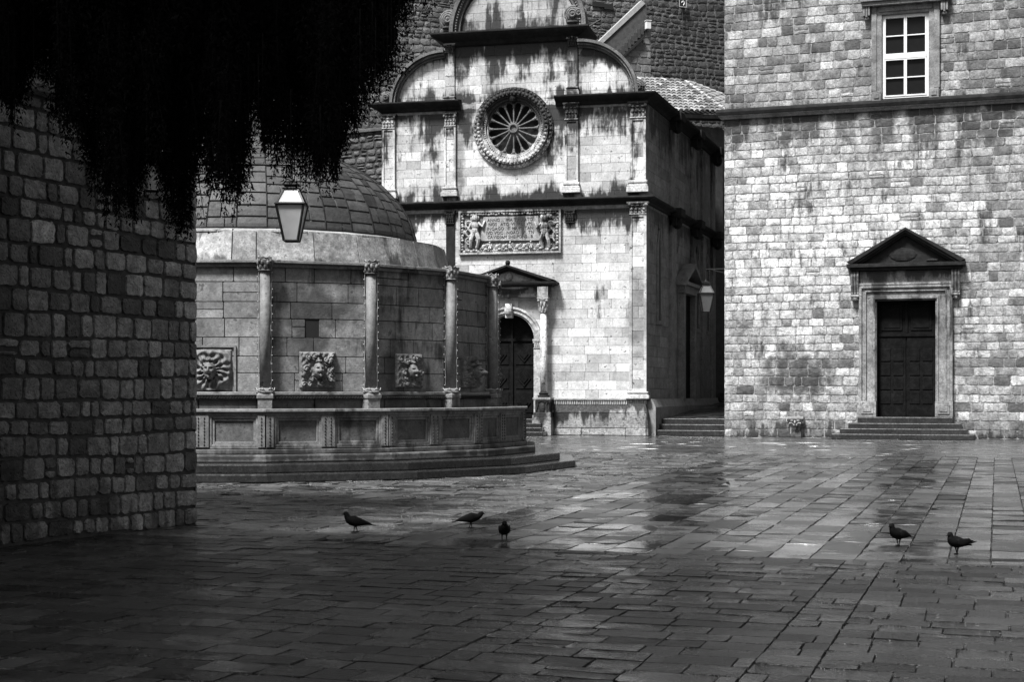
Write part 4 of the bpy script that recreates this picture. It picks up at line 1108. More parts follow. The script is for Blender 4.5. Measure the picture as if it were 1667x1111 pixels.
# ---- portal
M_portal = stone_mat('portal_stone', .15, .50, drips=[(cz(830, 462), 1.0, 1.0)], rises=[(0.5, .9, .8)], grain=.7, bump=.5, spots=.5, dark=.08)
o = MB()
n = 22; ro = prr * 1.32
for (r0, r1, y) in ((prr, prr + (ro - prr) * .25, -.08), (prr + (ro - prr) * .25, prr + (ro - prr) * .75, -.16), (prr + (ro - prr) * .75, ro, -.22)):
    for k in range(n):
        b0, b1 = math.pi * k / n, math.pi * (k + 1) / n; o.ta = .5 + .4 * ((k * 7) % 5) / 5
        o.prism_xz([(pcx_ + r * math.cos(b), psz + r * math.sin(b)) for r, b in ((r0, b0), (r1, b0), (r1, b1), (r0, b1))], y, .45 if r0 == prr else .0)
o.build('arch', M_portal, church)
o = MB(); kz = cz(831, 508); o.ta = .8; o.box(pcx_ - .13, pcx_ + .13, -.3, 0, kz - .25, kz + .3); o.ell((pcx_, -.32, kz + .05), (.16, .14, .22), 10, 7); o.build('keystone', M_portal, church, bev=.02)
pw = cs(906, 459) - pcx_
for s in (-1, 1):
    xi = pcx_ + s * prr; xo = pcx_ + s * ro
    a, b_ = sorted((xi, xo))
    o = MB(); o.ta = .7; o.box(a, b_, -.14, .45, .55, psz - .3); o.box(a - .03, b_ + .03, -.2, .45, psz - .06, psz + .0); corinthian(o, a + .02, b_ - .02, -.14, psz - .34, psz - .06, .2); o.box(a - .04, b_ + .04, -.2, .45, .55, .75); o.build('jamb', M_portal, church)
    xc = pcx_ + s * (cs(888, 560) - pcx_); zc0, zc1 = cz(888, 638), cz(888, 511)
    o = MB(); o.ta = .95; rr_ = .115
    o.lathe([(rr_ * 1.05, zc0), (rr_ * 1.12, zc0 + (zc1 - zc0) * .35), (rr_, zc1)], xc, -.36, 20)
    col = o.build('column', M_chtrim, church, smooth=True)
    o = MB(); o.ta = .6
    o.lathe([(.22, zc0 - .22), (.22, zc0 - .14), (.16, zc0 - .12), (.19, zc0 - .06), (.14, zc0 - .03), (.13, zc0)], xc, -.36, 20); o.build('base', M_crust, col)
    o = MB(); h = cz(888, 485) - zc1
    o.lathe([(.12, zc1), (.15, zc1 + .03), (.12, zc1 + .05), (.13, zc1 + h * .5), (.22, zc1 + h * .85), (.2, zc1 + h * .88)], xc, -.36, 20)
    for row, rad, zz in ((0, .14, .25), (1, .17, .55)):
        for k in range(8):
            b = 2 * math.pi * (k + row * .5) / 8; o.ell((xc + rad * math.cos(b), -.36 + rad * math.sin(b), zc1 + h * zz), (.045, .045, h * .2), 6, 5)
    for k in range(4):
        b = math.pi / 4 + math.pi / 2 * k; o.ell((xc + .22 * math.cos(b), -.36 + .22 * math.sin(b), zc1 + h * .78), (.06, .06, .06), 7, 5)
    o.box(xc - .21, xc + .21, -.57, -.1, zc1 + h * .88, zc1 + h); o.build('capital', M_portal, col)
    # pedestal
    o = MB(); z6, z7, z8 = zc0 - .22, cz(888, 680), cz(888, 700)
    o.box(xc - .34, xc + .34, -.72, 0, z6 - .09, z6); o.box(xc - .27, xc + .27, -.62, 0, z7 + .2, z6 - .09); o.box(xc - .33, xc + .33, -.68, 0, z7, z7 + .2); o.box(xc - .36, xc + .36, -.74, 0, -.0, z7)
    for sx in (-1, 1): o.tube([(xc + sx * .22, -.63, z7 + .25), (xc + sx * .16, -.64, z7 + .5), (xc + sx * .22, -.63, z6 - .15)], .03, 6)
    o.ell((xc, -.62, (z7 + z6) / 2), (.12, .06, .22)); o.build('pedestal', M_plinth, church, bev=.02)
ze0, ze1, ze2 = cz(888, 485), cz(888, 468), cz(888, 461)
o = MB(); o.ta = .4
o.box(pcx_ - pw + .18, pcx_ + pw - .18, -.28, 0, ze0 + .02, ze0 + .14); o.box(pcx_ - pw + .2, pcx_ + pw - .2, -.2, 0, ze0 + .14, ze1)
for s in (-1, 1): xc = pcx_ + s * (cs(888, 560) - pcx_); o.box(xc - .2, xc + .2, -.55, -.2, ze0 + .005, ze1 - .01)
for k in range(5): o.ta = .8; o.ell((pcx_ + (k - 2) * .35, -.2, (ze0 + ze1) / 2 + .06), (.09, .04, .06), 8, 5)
o.build('entablature', M_portal, church, bev=.01)
o = MB(); o.sweep([(0, 0), (.06, 0), (.12, .05), (.26, .08), (.28, .14), (.28, .18), (0, .18)], [(pcx_ - pw + .18, 0), (pcx_ - pw + .18, -.34), (pcx_ + pw - .18, -.34), (pcx_ + pw - .18, 0)])
o.v = [(x, y, z + ze1) for x, y, z in o.v]; o.build('portal_cornice', M_crust, church)
o = MB(); zb_ = ze1 + .18; zap = cz(829, 433); o.ta = .5
o.prism_xz([(pcx_ - pw + .4, zb_), (pcx_ + pw - .4, zb_), (pcx_, zap - .2)], -.2, 0)
o.ell((pcx_, -.2, zb_ + .22), (.16, .1, .16), 10, 7); o.ell((pcx_ - .6, -.2, zb_ + .1), (.3, .05, .08)); o.ell((pcx_ + .6, -.2, zb_ + .1), (.3, .05, .08)); o.build('pediment', M_portal, church)
o = MB()
for s in (-1, 1):
    e_ = pcx_ + s * pw
    for t0, t1, y in ((0, .08, -.6), (.08, .16, -.5), (.16, .22, -.36)):
        P = [(e_ - s * t0 * 1.5, zb_ + .02 + .05 * (t0 < .05)), (pcx_, zap - t0), (pcx_, zap - t1), (e_ - s * t1 * 2.2, zb_ + .01)]
        o.prism_xz(P, y, 0)
o.ell((pcx_, -.4, zap + .08), (.1, .12, .1)); o.build('pediment_cornice', M_crust, church, bev=.01)
o = MB(); yd = .38
dpoly = [(pcx_ - prr, pth - .1), (pcx_ + prr, pth - .1)] + ell_poly(pcx_, psz, prr + .02, prr + .02, 0, math.pi, 20)
o.prism_xz(dpoly, yd, yd + .1); cdoor = o.build('door', M_wood, church)
o = MB(); o.box(pcx_ - .04, pcx_ + .04, yd - .07, yd, pth, psz + prr * .98); o.box(pcx_ - prr, pcx_ + prr, yd - .06, yd, psz - .05, psz + .05); o.build('door_bar', M_wood, cdoor)
for s in (-1, 1):
    for k in range(3):
        z0 = pth + .12 + k * (psz - pth - .15) / 3; z1 = z0 + (psz - pth - .3) / 3 - .08; x0 = pcx_ + s * prr * .5; hw = prr * .36
        o = MB(); o.box(x0 - hw, x0 + hw, yd - .03, yd, z0, z1); zm = (z0 + z1) / 2; hh = (z1 - z0) * .42
        o.prism_xz([(x0 - hw * .8, zm), (x0, zm - hh), (x0 + hw * .8, zm), (x0, zm + hh)], yd - .07, yd - .03)
        o.prism_xz([(x0 - hw * .5, zm), (x0, zm - hh * .6), (x0 + hw * .5, zm), (x0, zm + hh * .6)], yd - .10, yd - .07)
        o.build('panel', M_wood, cdoor, bev=.012)
o = MB()
for k in range(4): o.box(pcx_ - 1.5 - .0 + k * .04, cs(897 - k * 4, 700) - .02 if k else cs(897, 705), -1.5 + k * .33, -.0, .0 if k == 0 else .155 * k, .155 * (k + 1))
o.build('door_step', M_step, church, bev=.02)
#@@FOUNTAIN
# ================================================================== FOUNTAIN
fx, ft = -5.6608, 33.1896
fp = c2w(fx, ft)
ftn = empty('fountain', 'large domed sixteen sided stone fountain with carved masks and a panelled basin', 'fountain', (fp[0], fp[1], 0))
d_ = (-fx, -ft); base_cam = math.atan2(d_[1], d_[0]) + .01535   # direction to the camera in the camera frame, column 0
BA = base_cam + YAW
def fa(k): return BA + k * math.pi / 8                           # +k runs to the right seen from the camera
def fpt(k, r): a = fa(k); return (r * math.cos(a), r * math.sin(a))
R1, R2, R3 = 5.342, 6.086, 7.18
def npoly(r): return [fpt(k, r) for k in range(16)]
SE, SW = npoly, None
Zs1, Zs2, Zb, Zr = .15, .31, .46, 1.30
ZM, ZC, ZT = 1.52, 4.16, 4.10
M_ft = stone_mat('fountain_ashlar', .085, .25, drips=[(ZT - .1, 1.0, .5), (3.5, 1.5, .42), (2.6, 1, .4)], rises=[(.9, .9, .75)], grain=.55, bump=.6, bdist=.015, spots=.25, dark=.18,
                 blobs=[(*fpt(.45, R1), 3.2, 1.0, 1.0, .45, .8), (*fpt(.42, R1), 2.7, .5, .5, .6, .8), (*fpt(1.35, R1), 2.1, .35, .35, .8, .8), (*fpt(1.5, R1), 1.2, .9, .9, .35, .5)])
M_fd = stone_mat('fountain_drum_top', .11, .34, grain=.8, bump=.6, spots=.35, rises=[(4.1, .3, .6)], dark=.2)
M_fb = stone_mat('fountain_basin_stone', .03, .17, drips=[(1.3, .8, .35)], rises=[(.4, .45, .8)], grain=.6, bump=.5, spots=.3, dark=.2)
M_dome = stone_mat('dome_tiles', .014, .072, grain=.6, bump=.7, spots=.4, dark=.3)
o = MB(); o.prism_xy(npoly(R3), 0, Zs1); o.build('step', M_step, ftn, bev=.02)
o = MB(); o.prism_xy(npoly(6.84), Zs1, Zs2); o.build('step', M_step, ftn, bev=.02)
o = MB(); o.prism_xy(npoly(6.30), Zs2, Zb); o.build('basin_plinth', M_fb, ftn, bev=.03)
o = MB(); o.ta = .35; o.ring(npoly(R2 - .34), npoly(R2 - .09), Zb, Zr - .08); o.build('basin_wall', M_fb, ftn)
o = MB(); o.ta = 1.0; o.ring(npoly(R2 - .42), npoly(R2 - .02), Zr - .12, Zr - .06); o.ring(npoly(R2 - .40), npoly(R2 + .04), Zr - .06, Zr); o.build('basin_rim', M_fb, ftn, bev=.012)
o = MB(); o.ring(npoly(R2 - .3), npoly(R2 + .02), Zb, Zb + .09); o.ring(npoly(R2 - .3), npoly(R2 - .03), Zb + .09, Zb + .13)
o.build('basin_foot', M_fb, ftn, bev=.015)
o = MB(); o.prism_xy(npoly(R2 - .3), Zb, .85); o.build('water', plain('dark_water', .01, .05), ftn)
# basin panels: two per side
def facet(k, r):
    """local frame of side k..k+1 at corner radius r: origin, along, out, length"""
    A = Vector(fpt(k, r)); B_ = Vector(fpt(k + 1, r)); L = (B_ - A).length; u = (B_ - A) / L; n_ = Vector((u.y, -u.x)); 
    if n_.dot(A) < 0: n_ = -n_
    return A, u, n_, L
def fbox(mb, fr, u0, u1, d0, d1, z0, z1):
    A, u, n_, L = fr; P = [A + u * u0 + n_ * d1, A + u * u1 + n_ * d1, A + u * u1 + n_ * d0, A + u * u0 + n_ * d0]
    mb.hexa([(p.x, p.y, z0) for p in P] + [(p.x, p.y, z1) for p in P])
ftpost = []
for k in range(-3, 6):
    fr_ = facet(k, R2 - .09); L = fr_[3]; z0, z1 = Zb + .13, Zr - .12
    for j in (0, 1):
        u0 = .14 + j * (L / 2 - .01); u1 = u0 + L / 2 - .25; o = MB(); o.ta = 1.0; t = .05
        for (t_, dd) in ((0, .055), (.05, .03)):
            fbox(o, fr_, u0 + t_, u0 + t_ + t, -.02, dd, z0 + t_, z1 - t_); fbox(o, fr_, u1 - t_ - t, u1 - t_, -.02, dd, z0 + t_, z1 - t_)
            fbox(o, fr_, u0 + t_ + t, u1 - t_ - t, -.02, dd, z0 + t_, z0 + t_ + t); fbox(o, fr_, u0 + t_ + t, u1 - t_ - t, -.02, dd, z1 - t_ - t, z1 - t_)
        o.build('basin_panel', M_fb, ftn, bev=.006)
    for j, uc in enumerate((0, L / 2)):
        o = MB(); o.ta = .8; hw = .13
        if j: fbox(o, fr_, uc - hw, uc + hw, -.02, .085, z0 - .0, z1)
        else:
            fbox(o, fr_, 0, hw, -.02, .085, z0, z1); fp_ = facet(k - 1, R2 - .09); fbox(o, fp_, fp_[3] - hw, fp_[3], -.02, .085, z0, z1)
        o.ta = .0
        for q_ in range(9):
            zz = z0 + .05 + q_ * (z1 - z0 - .1) / 8
            for uo in ((-.06, .05) if j else (.06,)):
                A, u, n_, L_ = fr_; p = A + u * (uc + uo) + n_ * .088; o.ell((p.x, p.y, zz), (.016, .016, .022), 6, 4)
            if not j: A, u, n_, L_ = fp_; p = A + u * (L_ - .06) + n_ * .088; o.ell((p.x, p.y, zz), (.016, .016, .022), 6, 4)
        o.build('basin_post', M_fb, ftn)

# drum
o = MB(); o.prism_xy(npoly(R1 - .16), .4, ZT - .02); o.build('drum_core', plain('fountain_joint', .055, .9, var=.4), ftn)
s_ = MB(); r7 = random.Random(77)
rows_ = [1.62, 1.98, 2.30, 2.66, 3.02, 3.34, 3.72, ZT - .08]
rows2 = [.8, 1.15, 1.48]
def ftt(x, z, r): return min(1, max(0, r.gauss(.5, .14) + (.15 if r.random() < .15 else 0)))
for k in range(-3, 6):
    A, u, n_, L = facet(k, R1 - .13)
    fn = lambda a, z, d, A=A, u=u, n_=n_: (A.x + u.x * a + n_.x * d, A.y + u.y * a + n_.y * d, z)
    hs_ = [(.78, 1.05, 2.66, 3.02)] if k == 0 else []
    lay(s_, fn, 0.06, L - .06, rows_, .5, 1.1, holes=hs_, tone=ftt, gap=.007, depth=.02, rough=.0, rnd_c=.012, bev=.006, r=r7, split=.03)
    lay(s_, fn, 0.06, L - .06, rows2, .8, 1.3, tone=lambda x, z, r: .3, gap=.012, depth=.02, rnd_c=.012, bev=.006, r=r7)
s_.build('drum_wall', M_ft, ftn)
fr_ = facet(0, R1 - .13); o = MB(); fbox(o, fr_, .77, 1.06, -.05, .004, 2.65, 3.03); o.build('niche', M_dark, ftn)
o = MB(); o.ring(npoly(R1 - .5), npoly(R1 - .03), ZM - .04, ZM + .03); o.ring(npoly(R1 - .5), npoly(R1 + .02), ZM + .03, ZM + .10); o.build('string_moulding', M_ft, ftn, bev=.015)
for k in range(-3, 6):
    A, u, n_, L = facet(k, R1 + .03); o = MB(); n = 34
    for q_ in range(n):
        p = A + u * (.15 + (L - .3) * q_ / (n - 1)); o.ell((p.x, p.y, ZM - .01), (.02, .02, .025), 5, 4)
    o.build('bead_moulding', M_crust, ftn)
o = MB(); o.ring(npoly(R1 - .5), npoly(R1 - .04), ZT - .1, ZT - .03); o.ring(npoly(R1 - .5), npoly(R1 + .03), ZT - .03, ZT + .03); o.build('entablature', M_ft, ftn, bev=.01)
# corner columns
for k in range(-3, 6):
    x, y = fpt(k, R1 + .0); a = fa(k)
    o = MB(); o.ta = .6; o.lathe([(.103, 1.66), (.098, 3.9)], x, y, 18); col = o.build('column', stone_mat('fountain_column', .09, .17, grain=.5, spots=.15, bump=.4) if k == -3 else bpy.data.materials['fountain_column'], ftn, smooth=True)
    o = MB(); o.lathe([(.17, 1.60), (.17, 1.63), (.13, 1.645), (.155, 1.665), (.12, 1.69)], x, y, 18); o.lathe([(.19, .8), (.19, 1.46), (.2, 1.48), (.22, 1.5), (.22, 1.56), (.18, 1.6)], x, y, 4, a0=a - math.pi / 4, a1=a - math.pi / 4 + 2 * math.pi); o.build('base', M_ft, col, bev=.008)
    o = MB(); o.lathe([(.115, 3.9), (.14, 3.92), (.12, 3.94), (.13, 4.0), (.145, 4.12), (.13, 4.13)], x, y, 18)
    for row, rad, zz in ((0, .118, 3.98), (1, .138, 4.06)):
        for j in range(8): b = a + 2 * math.pi * (j + row * .5) / 8; o.ell((x + rad * math.cos(b), y + rad * math.sin(b), zz), (.035, .035, .05), 6, 5)
    for j in range(4): b = a + math.pi / 4 + math.pi / 2 * j; o.ell((x + .15 * math.cos(b), y + .15 * math.sin(b), 4.1), (.035, .035, .035), 6, 5)
    o.lathe([(.18, 4.13), (.185, 4.17)], x, y, 4, a0=a - math.pi / 4, a1=a - math.pi / 4 + 2 * math.pi); o.build('capital', M_ft, col)
# weathered apron and dome
o = MB(); r8 = random.Random(12)
o.lathe([(R1 - .35, ZT + .0), (4.45, ZT + .10), (4.25, 4.2), (4.12, 4.78), (3.45, 4.90)], 0, 0, 96, cap=False); o.build('apron_core', plain('apron_joint', .12, .9, var=.4), ftn)
def fcone(a, t, d):
    rr = 4.27 + (4.13 - 4.27) * t + d; z = 4.2 + .60 * t
    return (rr * math.cos(a / 4.2), rr * math.sin(a / 4.2), z)
o = MB(); lay(o, fcone, 0, 4.2 * 2 * math.pi, [0, 1.0], .45, 1.25, tone=lambda x, z, r: r.uniform(.3, .9), gap=.012, depth=.02, rnd_c=.01, bev=.006, r=r8, rough=.0)
def fcap(a, t, d):
    rr = 4.15 + (3.46 - 4.15) * t; z = 4.80 + .12 * t + d
    return (rr * math.cos(a / 4.2), rr * math.sin(a / 4.2), z)
lay(o, fcap, 0, 4.2 * 2 * math.pi, [0, 1.0], .45, 1.25, tone=lambda x, z, r: r.uniform(.5, .9), gap=.012, depth=.015, rnd_c=.01, bev=.006, r=r8)
ap_ = o.build('apron', M_fd, ftn)
PR = [(3.50, 4.88), (3.48, 5.05), (3.36, 5.45), (3.157, 5.80), (2.73, 6.25), (2.2, 6.60), (1.65, 6.87), (1.0, 7.08), (.5, 7.18), (.02, 7.2)]
ls = [0]
for (a, b_) in zip(PR[:-1], PR[1:]): ls.append(ls[-1] + math.hypot(a[0] - b_[0], a[1] - b_[1]))
def prof(t):
    t = max(0, min(ls[-1], t))
    for i in range(len(ls) - 1):
        if t <= ls[i + 1]: q_ = (t - ls[i]) / (ls[i + 1] - ls[i]); return (PR[i][0] + (PR[i + 1][0] - PR[i][0]) * q_, PR[i][1] + (PR[i + 1][1] - PR[i][1]) * q_, i)
    return (*PR[-1], len(PR) - 2)
def fdome(a, t, d):
    r_, z, i = prof(t); A_, B_ = PR[i], PR[i + 1]; nx, nz = (B_[1] - A_[1]), (A_[0] - B_[0]); L = math.hypot(nx, nz)
    return ((r_ + nx / L * d) * math.cos(a), (r_ + nx / L * d) * math.sin(a), z + nz / L * d)
o = MB(); o.lathe([(max(r_ - .015, .01), z - .01) for r_, z in [prof(ls[-1] * k / 30)[:2] for k in range(31)]], 0, 0, 96); o.build('dome_core', plain('dome_joint', .10, .9, var=.6), ftn)
o = MB(); NS = 36; rt = levels(0, ls[-1] - .5, .24, .30, r8)
for sI in range(NS):
    a0, a1 = 2 * math.pi * sI / NS, 2 * math.pi * (sI + 1) / NS
    zz = [0.0]
    while zz[-1] < ls[-1] - .55: zz.append(zz[-1] + r8.uniform(.22, .36))
    for i in range(len(zz) - 1):
        cut = [(a0, a1)] if (prof(zz[i])[0] < 2.2 or r8.random() < .35) else [(a0, a0 + (a1 - a0) * (c_ := r8.uniform(.35, .65))), (a0 + (a1 - a0) * c_, a1)]
        for p, q_ in cut:
            o.ta = min(1, max(0, r8.gauss(.45, .22)))
            gA = .012 / max(prof(zz[i])[0], .5)
            # subdivide in angle so that it follows the curve
            b0, b1 = p + gA, q_ - gA; t0, t1 = zz[i] + .012, zz[i + 1] - .012; i0 = len(o.v); m = 4
            for (t, d) in ((t0, -.01), (t0 + .008, .016), ((t0 + t1) / 2, .018), (t1 - .008, .012), (t1, -.01)):
                for j in range(m + 1):
                    e_ = 0 if d > 0 else 0; o.vert(fdome(b0 + (b1 - b0) * j / m, t, d))
            for rr_ in range(4):
                for j in range(m): v0 = i0 + rr_ * (m + 1) + j; o.face((v0, v0 + 1, v0 + m + 2, v0 + m + 1))
o.build('dome', M_dome, ftn)
for sI in range(NS):
    a = 2 * math.pi * sI / NS
    if math.cos(a - BA) < -.35: continue
    o = MB(); o.tube([fdome(a, ls[-1] * k / 22, .02) for k in range(21)], .016, 5); o.build('rib', M_crust, ftn)
o = MB(); o.ring([(3.42 * math.cos(2 * math.pi * k / 64), 3.42 * math.sin(2 * math.pi * k / 64)) for k in range(64)], [(3.56 * math.cos(2 * math.pi * k / 64), 3.56 * math.sin(2 * math.pi * k / 64)) for k in range(64)], 4.86, 4.95); o.build('dome_ring', M_crust, ftn)

# carved masks with leafy surrounds
def mask(k, seed, leafy, nleaf, size=.66, zc_=2.02):
    A, u, n_, L = facet(k, R1 - .12); c_ = A + u * (L * .5) ; N = 72; o = MB(); r_ = random.Random(seed)
    cl_ = [(r_.uniform(-.9, .9), r_.uniform(-.9, .9), r_.uniform(.12, .24), r_.uniform(0, 6)) for _ in range(26)]
    def g_(x, z, cx, cz_, sx, sz): return math.exp(-((x - cx) / sx) ** 2 - ((z - cz_) / sz) ** 2)
    def hgt(x, z):
        rr_ = math.hypot(x, z * .92); a = math.atan2(z, x)
        h = 0.0
        if leafy: h += (.16 + .12 * (.5 + .5 * math.cos(nleaf * a + 1.3 * rr_ * 3 + 1.2 * math.sin(3 * a))) + .06 * math.sin(rr_ * 16 + 2 * math.sin(5 * a)) * (1 if rr_ > .42 else 0)) * max(0, min(1, (1.12 - rr_) * 5)) * (1.1 - .35 * rr_)
        else:
            for (cx, cz_, s, ph) in cl_:
                d = math.hypot(x - cx, z - cz_) / s
                if d < 1.2 and math.hypot(cx, cz_) > .42: h = max(h, (.34 - .2 * d) + .06 * math.cos(9 * d + ph + 2 * math.atan2(z - cz_, x - cx)))
            h = max(h, .10 + .05 * math.sin(x * 17) * math.sin(z * 15))
        q = 1 - (x / .30) ** 2 - ((z + .02) / .43) ** 2
        if q > 0:
            f = .30 + .30 * math.sqrt(q)
            f += .16 * g_(x, z, 0, .02, .055, .14) + .10 * g_(x, z, 0, -.05, .08, .04)     # nose
            f -= .13 * g_(x, z, -.12, .09, .06, .04) + .13 * g_(x, z, .12, .09, .06, .04)   # eye sockets
            f += .05 * g_(x, z, -.12, .08, .03, .018) + .05 * g_(x, z, .12, .08, .03, .018)
            f += .06 * g_(x, z, -.12, .17, .09, .025) + .06 * g_(x, z, .12, .17, .09, .025) # brows
            f -= .18 * g_(x, z, 0, -.2, .07, .035); f += .05 * g_(x, z, 0, -.26, .07, .025) + .04 * g_(x, z, 0, -.15, .08, .02)
            f += .05 * g_(x, z, -.17, -.06, .06, .08) + .05 * g_(x, z, .17, -.06, .06, .08)
            h = max(h, f)
        h = max(h, .5 * g_(x, z, 0, .5, .2, .13) + .06 * math.cos(x * 40)) if abs(x) < .4 and .3 < z < .7 else h
        return max(0, h)
    S = size / 2
    for j in range(N + 1):
        for i in range(N + 1):
            x, z = -1.05 + 2.1 * i / N, -1.05 + 2.1 * j / N; edge = min(1, (1.05 - max(abs(x), abs(z))) * 12)
            h = hgt(x, z) * edge * S * .95; p = c_ + u * (x * S) + n_ * (h * (1.15 if k != 2 else 1.6) + (.045 if k != 2 else .09) * edge); o.vert((p.x, p.y, zc_ + z * S))
    for j in range(N):
        for i in range(N): v0 = j * (N + 1) + i; o.face((v0, v0 + 1, v0 + N + 2, v0 + N + 1))
    m_ = o.build('mask', M_mask, ftn, smooth=True)
    o = MB(); fr2 = (c_, u, n_, L); e_ = S * 1.12
    if leafy:
        fbox(o, fr2, -e_ - .04, -e_, -.02, .05, zc_ - e_, zc_ + e_ + .04); fbox(o, fr2, e_, e_ + .04, -.02, .05, zc_ - e_, zc_ + e_ + .04); fbox(o, fr2, -e_, e_, -.02, .05, zc_ + e_, zc_ + e_ + .04)
    p = c_ + n_ * .12; pe = c_ + n_ * .3; o.tube([(p.x, p.y, zc_ - S * .22), (pe.x, pe.y, zc_ - S * .3)], .018, 8)
    o.build('frame' if leafy else 'spout', M_ft, m_)
M_mask = stone_mat('mask_stone', .05, .20, grain=.7, bump=.4, spots=.3, dark=.3, noisescale=1.5)
mask(-1, 1, True, 15, .78, 2.03); mask(0, 2, False, 12, .68, 2.04); mask(1, 3, False, 14, .66, 2.04); mask(2, 4, False, 10, .66, 2.04); mask(-2, 5, True, 14); mask(3, 6, False, 12)

# light strings wound down the columns
M_wire = plain('light_wire', .25, .6); M_bulb = plain('clear_bulb', .5, .3, var=.02)
names = {0: 'string of small white bulbs on the fountain column left of centre', 1: 'string of small white bulbs on the tall middle fountain column', 2: 'string of small white bulbs on the fountain column right of middle',
         3: 'string of small white bulbs on the rightmost fountain column beside the church door', -1: 'string of small white bulbs on the fountain column behind the dark wall', 4: 'string of small white bulbs on the far side fountain column by the church'}
for k in (0, 1, 2, 3, 4):
    x, y = fpt(k, R1); a = fa(k); ls_ = empty('light_string', names[k], 'string lights', (fp[0] + x, fp[1] + y, 0), a, 'light strings on the fountain columns')
    o = MB(); cam_dir = BA - a; r_ = random.Random(50 + k); bl = []
    for s in (-1, 1):
        b = cam_dir + s * 1.35; pts = []
        for q_ in range(32):
            z = 4.12 - q_ * (2.44 / 31); rr_ = .116 + r_.uniform(0, .012); bb = b + r_.uniform(-.16, .16); pts.append((rr_ * math.cos(bb), rr_ * math.sin(bb), z))
            if q_ % 2 == (s > 0): bl.append(((rr_ + .02) * math.cos(bb), (rr_ + .02) * math.sin(bb), z))
        o.tube(pts, .005, 4)
    o.tube([(.19 * math.cos(cam_dir - 1.35 + t * .27), .19 * math.sin(cam_dir - 1.35 + t * .27), 1.67 + .03 * math.sin(t * 2)) for t in range(11)], .009, 5)
    o.tube([(.14 * math.cos(cam_dir - 1.35 + t * .27), .14 * math.sin(cam_dir - 1.35 + t * .27), 4.17 + .02 * math.sin(t * 2)) for t in range(11)], .008, 5)
    o.build('wire', M_wire, ls_)
    bm_ = MB(); bm_.ell((0, 0, 0), (.008, .008, .012), 6, 4); first = None
    for p in bl:
        if first is None: first = bm_.build('bulb', M_bulb, ls_, smooth=True, loc=p)
        else: c_ = first.copy(); C.objects.link(c_); c_.parent = ls_; c_.location = p

# ================================================================== LANTERNS
k = NT('frosted_lantern_glass'); k.color(k.rng(k.noise(5, 3, .6), .3, .7, .7, .9)); k.b.inputs['Roughness'].default_value = .35
tl_sh = k.n('ShaderNodeBsdfTranslucent'); tl_sh.inputs[0].default_value = (.9, .9, .9, 1); mx = k.n('ShaderNodeMixShader'); mx.inputs[0].default_value = .45
k.t.links.new(k.b.outputs[0], mx.inputs[1]); k.t.links.new(tl_sh.outputs[0], mx.inputs[2]); k.t.links.new(mx.outputs[0], k.t.nodes['Material Output'].inputs[0]); M_glass = k.m
def lantern(label, loc, rz, S, bracket, turn=0.0, M_glass=M_glass):
    """loc: centre of the shoulder. S: width at the shoulder. bracket: list of tubes (points, radius) in local coordinates"""
    L = empty('wall_lantern', label, 'lantern', loc, rz, 'square tapering lanterns')
    hw = S / 2; b = hw * .50; t = hw * .50; zb, zt_ = -S * 1.30, S * .56; tn_ = math.cos(turn), math.sin(turn)
    def rot(x, y): return (x * tn_[0] - y * tn_[1], x * tn_[1] + y * tn_[0])
    cor = [(-1, -1), (1, -1), (1, 1), (-1, 1)]
    o = MB()
    for i in range(4):
        c0, c1 = cor[i], cor[(i + 1) % 4]
        for (h0, z0, h1, z1) in ((b, zb, hw, 0), (hw, 0, t, zt_)):
            o.tube([(*rot(c0[0] * h0, c0[1] * h0), z0), (*rot(c0[0] * h1, c0[1] * h1), z1)], S * .045, 4)
        for h, z, rr_ in ((b, zb, .035), (hw, 0, .05), (t, zt_, .035)): o.tube([(*rot(c0[0] * h * 1.03, c0[1] * h * 1.03), z), (*rot(c1[0] * h * 1.03, c1[1] * h * 1.03), z)], S * rr_, 4)
    o.build('frame', M_iron, L)
    for i in range(4):
        c0, c1 = cor[i], cor[(i + 1) % 4]
        for nm, (h0, z0, h1, z1) in (('glass_pane', (b, zb, hw, 0)), ('top_pane', (hw, 0, t, zt_))):
            o = MB(); k_ = .97; P = [(*rot(c0[0] * h0 * k_, c0[1] * h0 * k_), z0), (*rot(c1[0] * h0 * k_, c1[1] * h0 * k_), z0), (*rot(c1[0] * h1 * k_, c1[1] * h1 * k_), z1), (*rot(c0[0] * h1 * k_, c0[1] * h1 * k_), z1)]
            Q = [(x * .96, y * .96, z) for x, y, z in P]
            o.hexa([P[0], P[1], Q[1], Q[0], P[3], P[2], Q[2], Q[3]]); o.build(nm, M_glass, L)
    o = MB()
    for h, z0, z1 in ((t * 1.25, zt_, zt_ + S * .05), (t * .95, zt_ + S * .05, zt_ + S * .14), (t * 1.2, zt_ + S * .14, zt_ + S * .19), (t * .7, zt_ + S * .19, zt_ + S * .30)):
        o.prism_xy([rot(x * h, y * h) for x, y in cor], z0, z1)
    o.lathe([(S * .12, zt_ + S * .3), (S * .08, zt_ + S * .36), (S * .03, zt_ + S * .4), (S * .05, zt_ + S * .44), (.005, zt_ + S * .5)], 0, 0, 12)
    o.build('cap', M_iron, L, bev=.004)
    o = MB()
    for pts, r_ in bracket: o.tube(pts, r_, 7)
    o.build('bracket', M_iron, L)
    return L
tl = 19.0; p = at(475, 334, tl); S1 = 45 * tl / F
top = S1 * .56 + S1 * .45; zoff = (HY - 268) * tl / F + EYE - p[2]
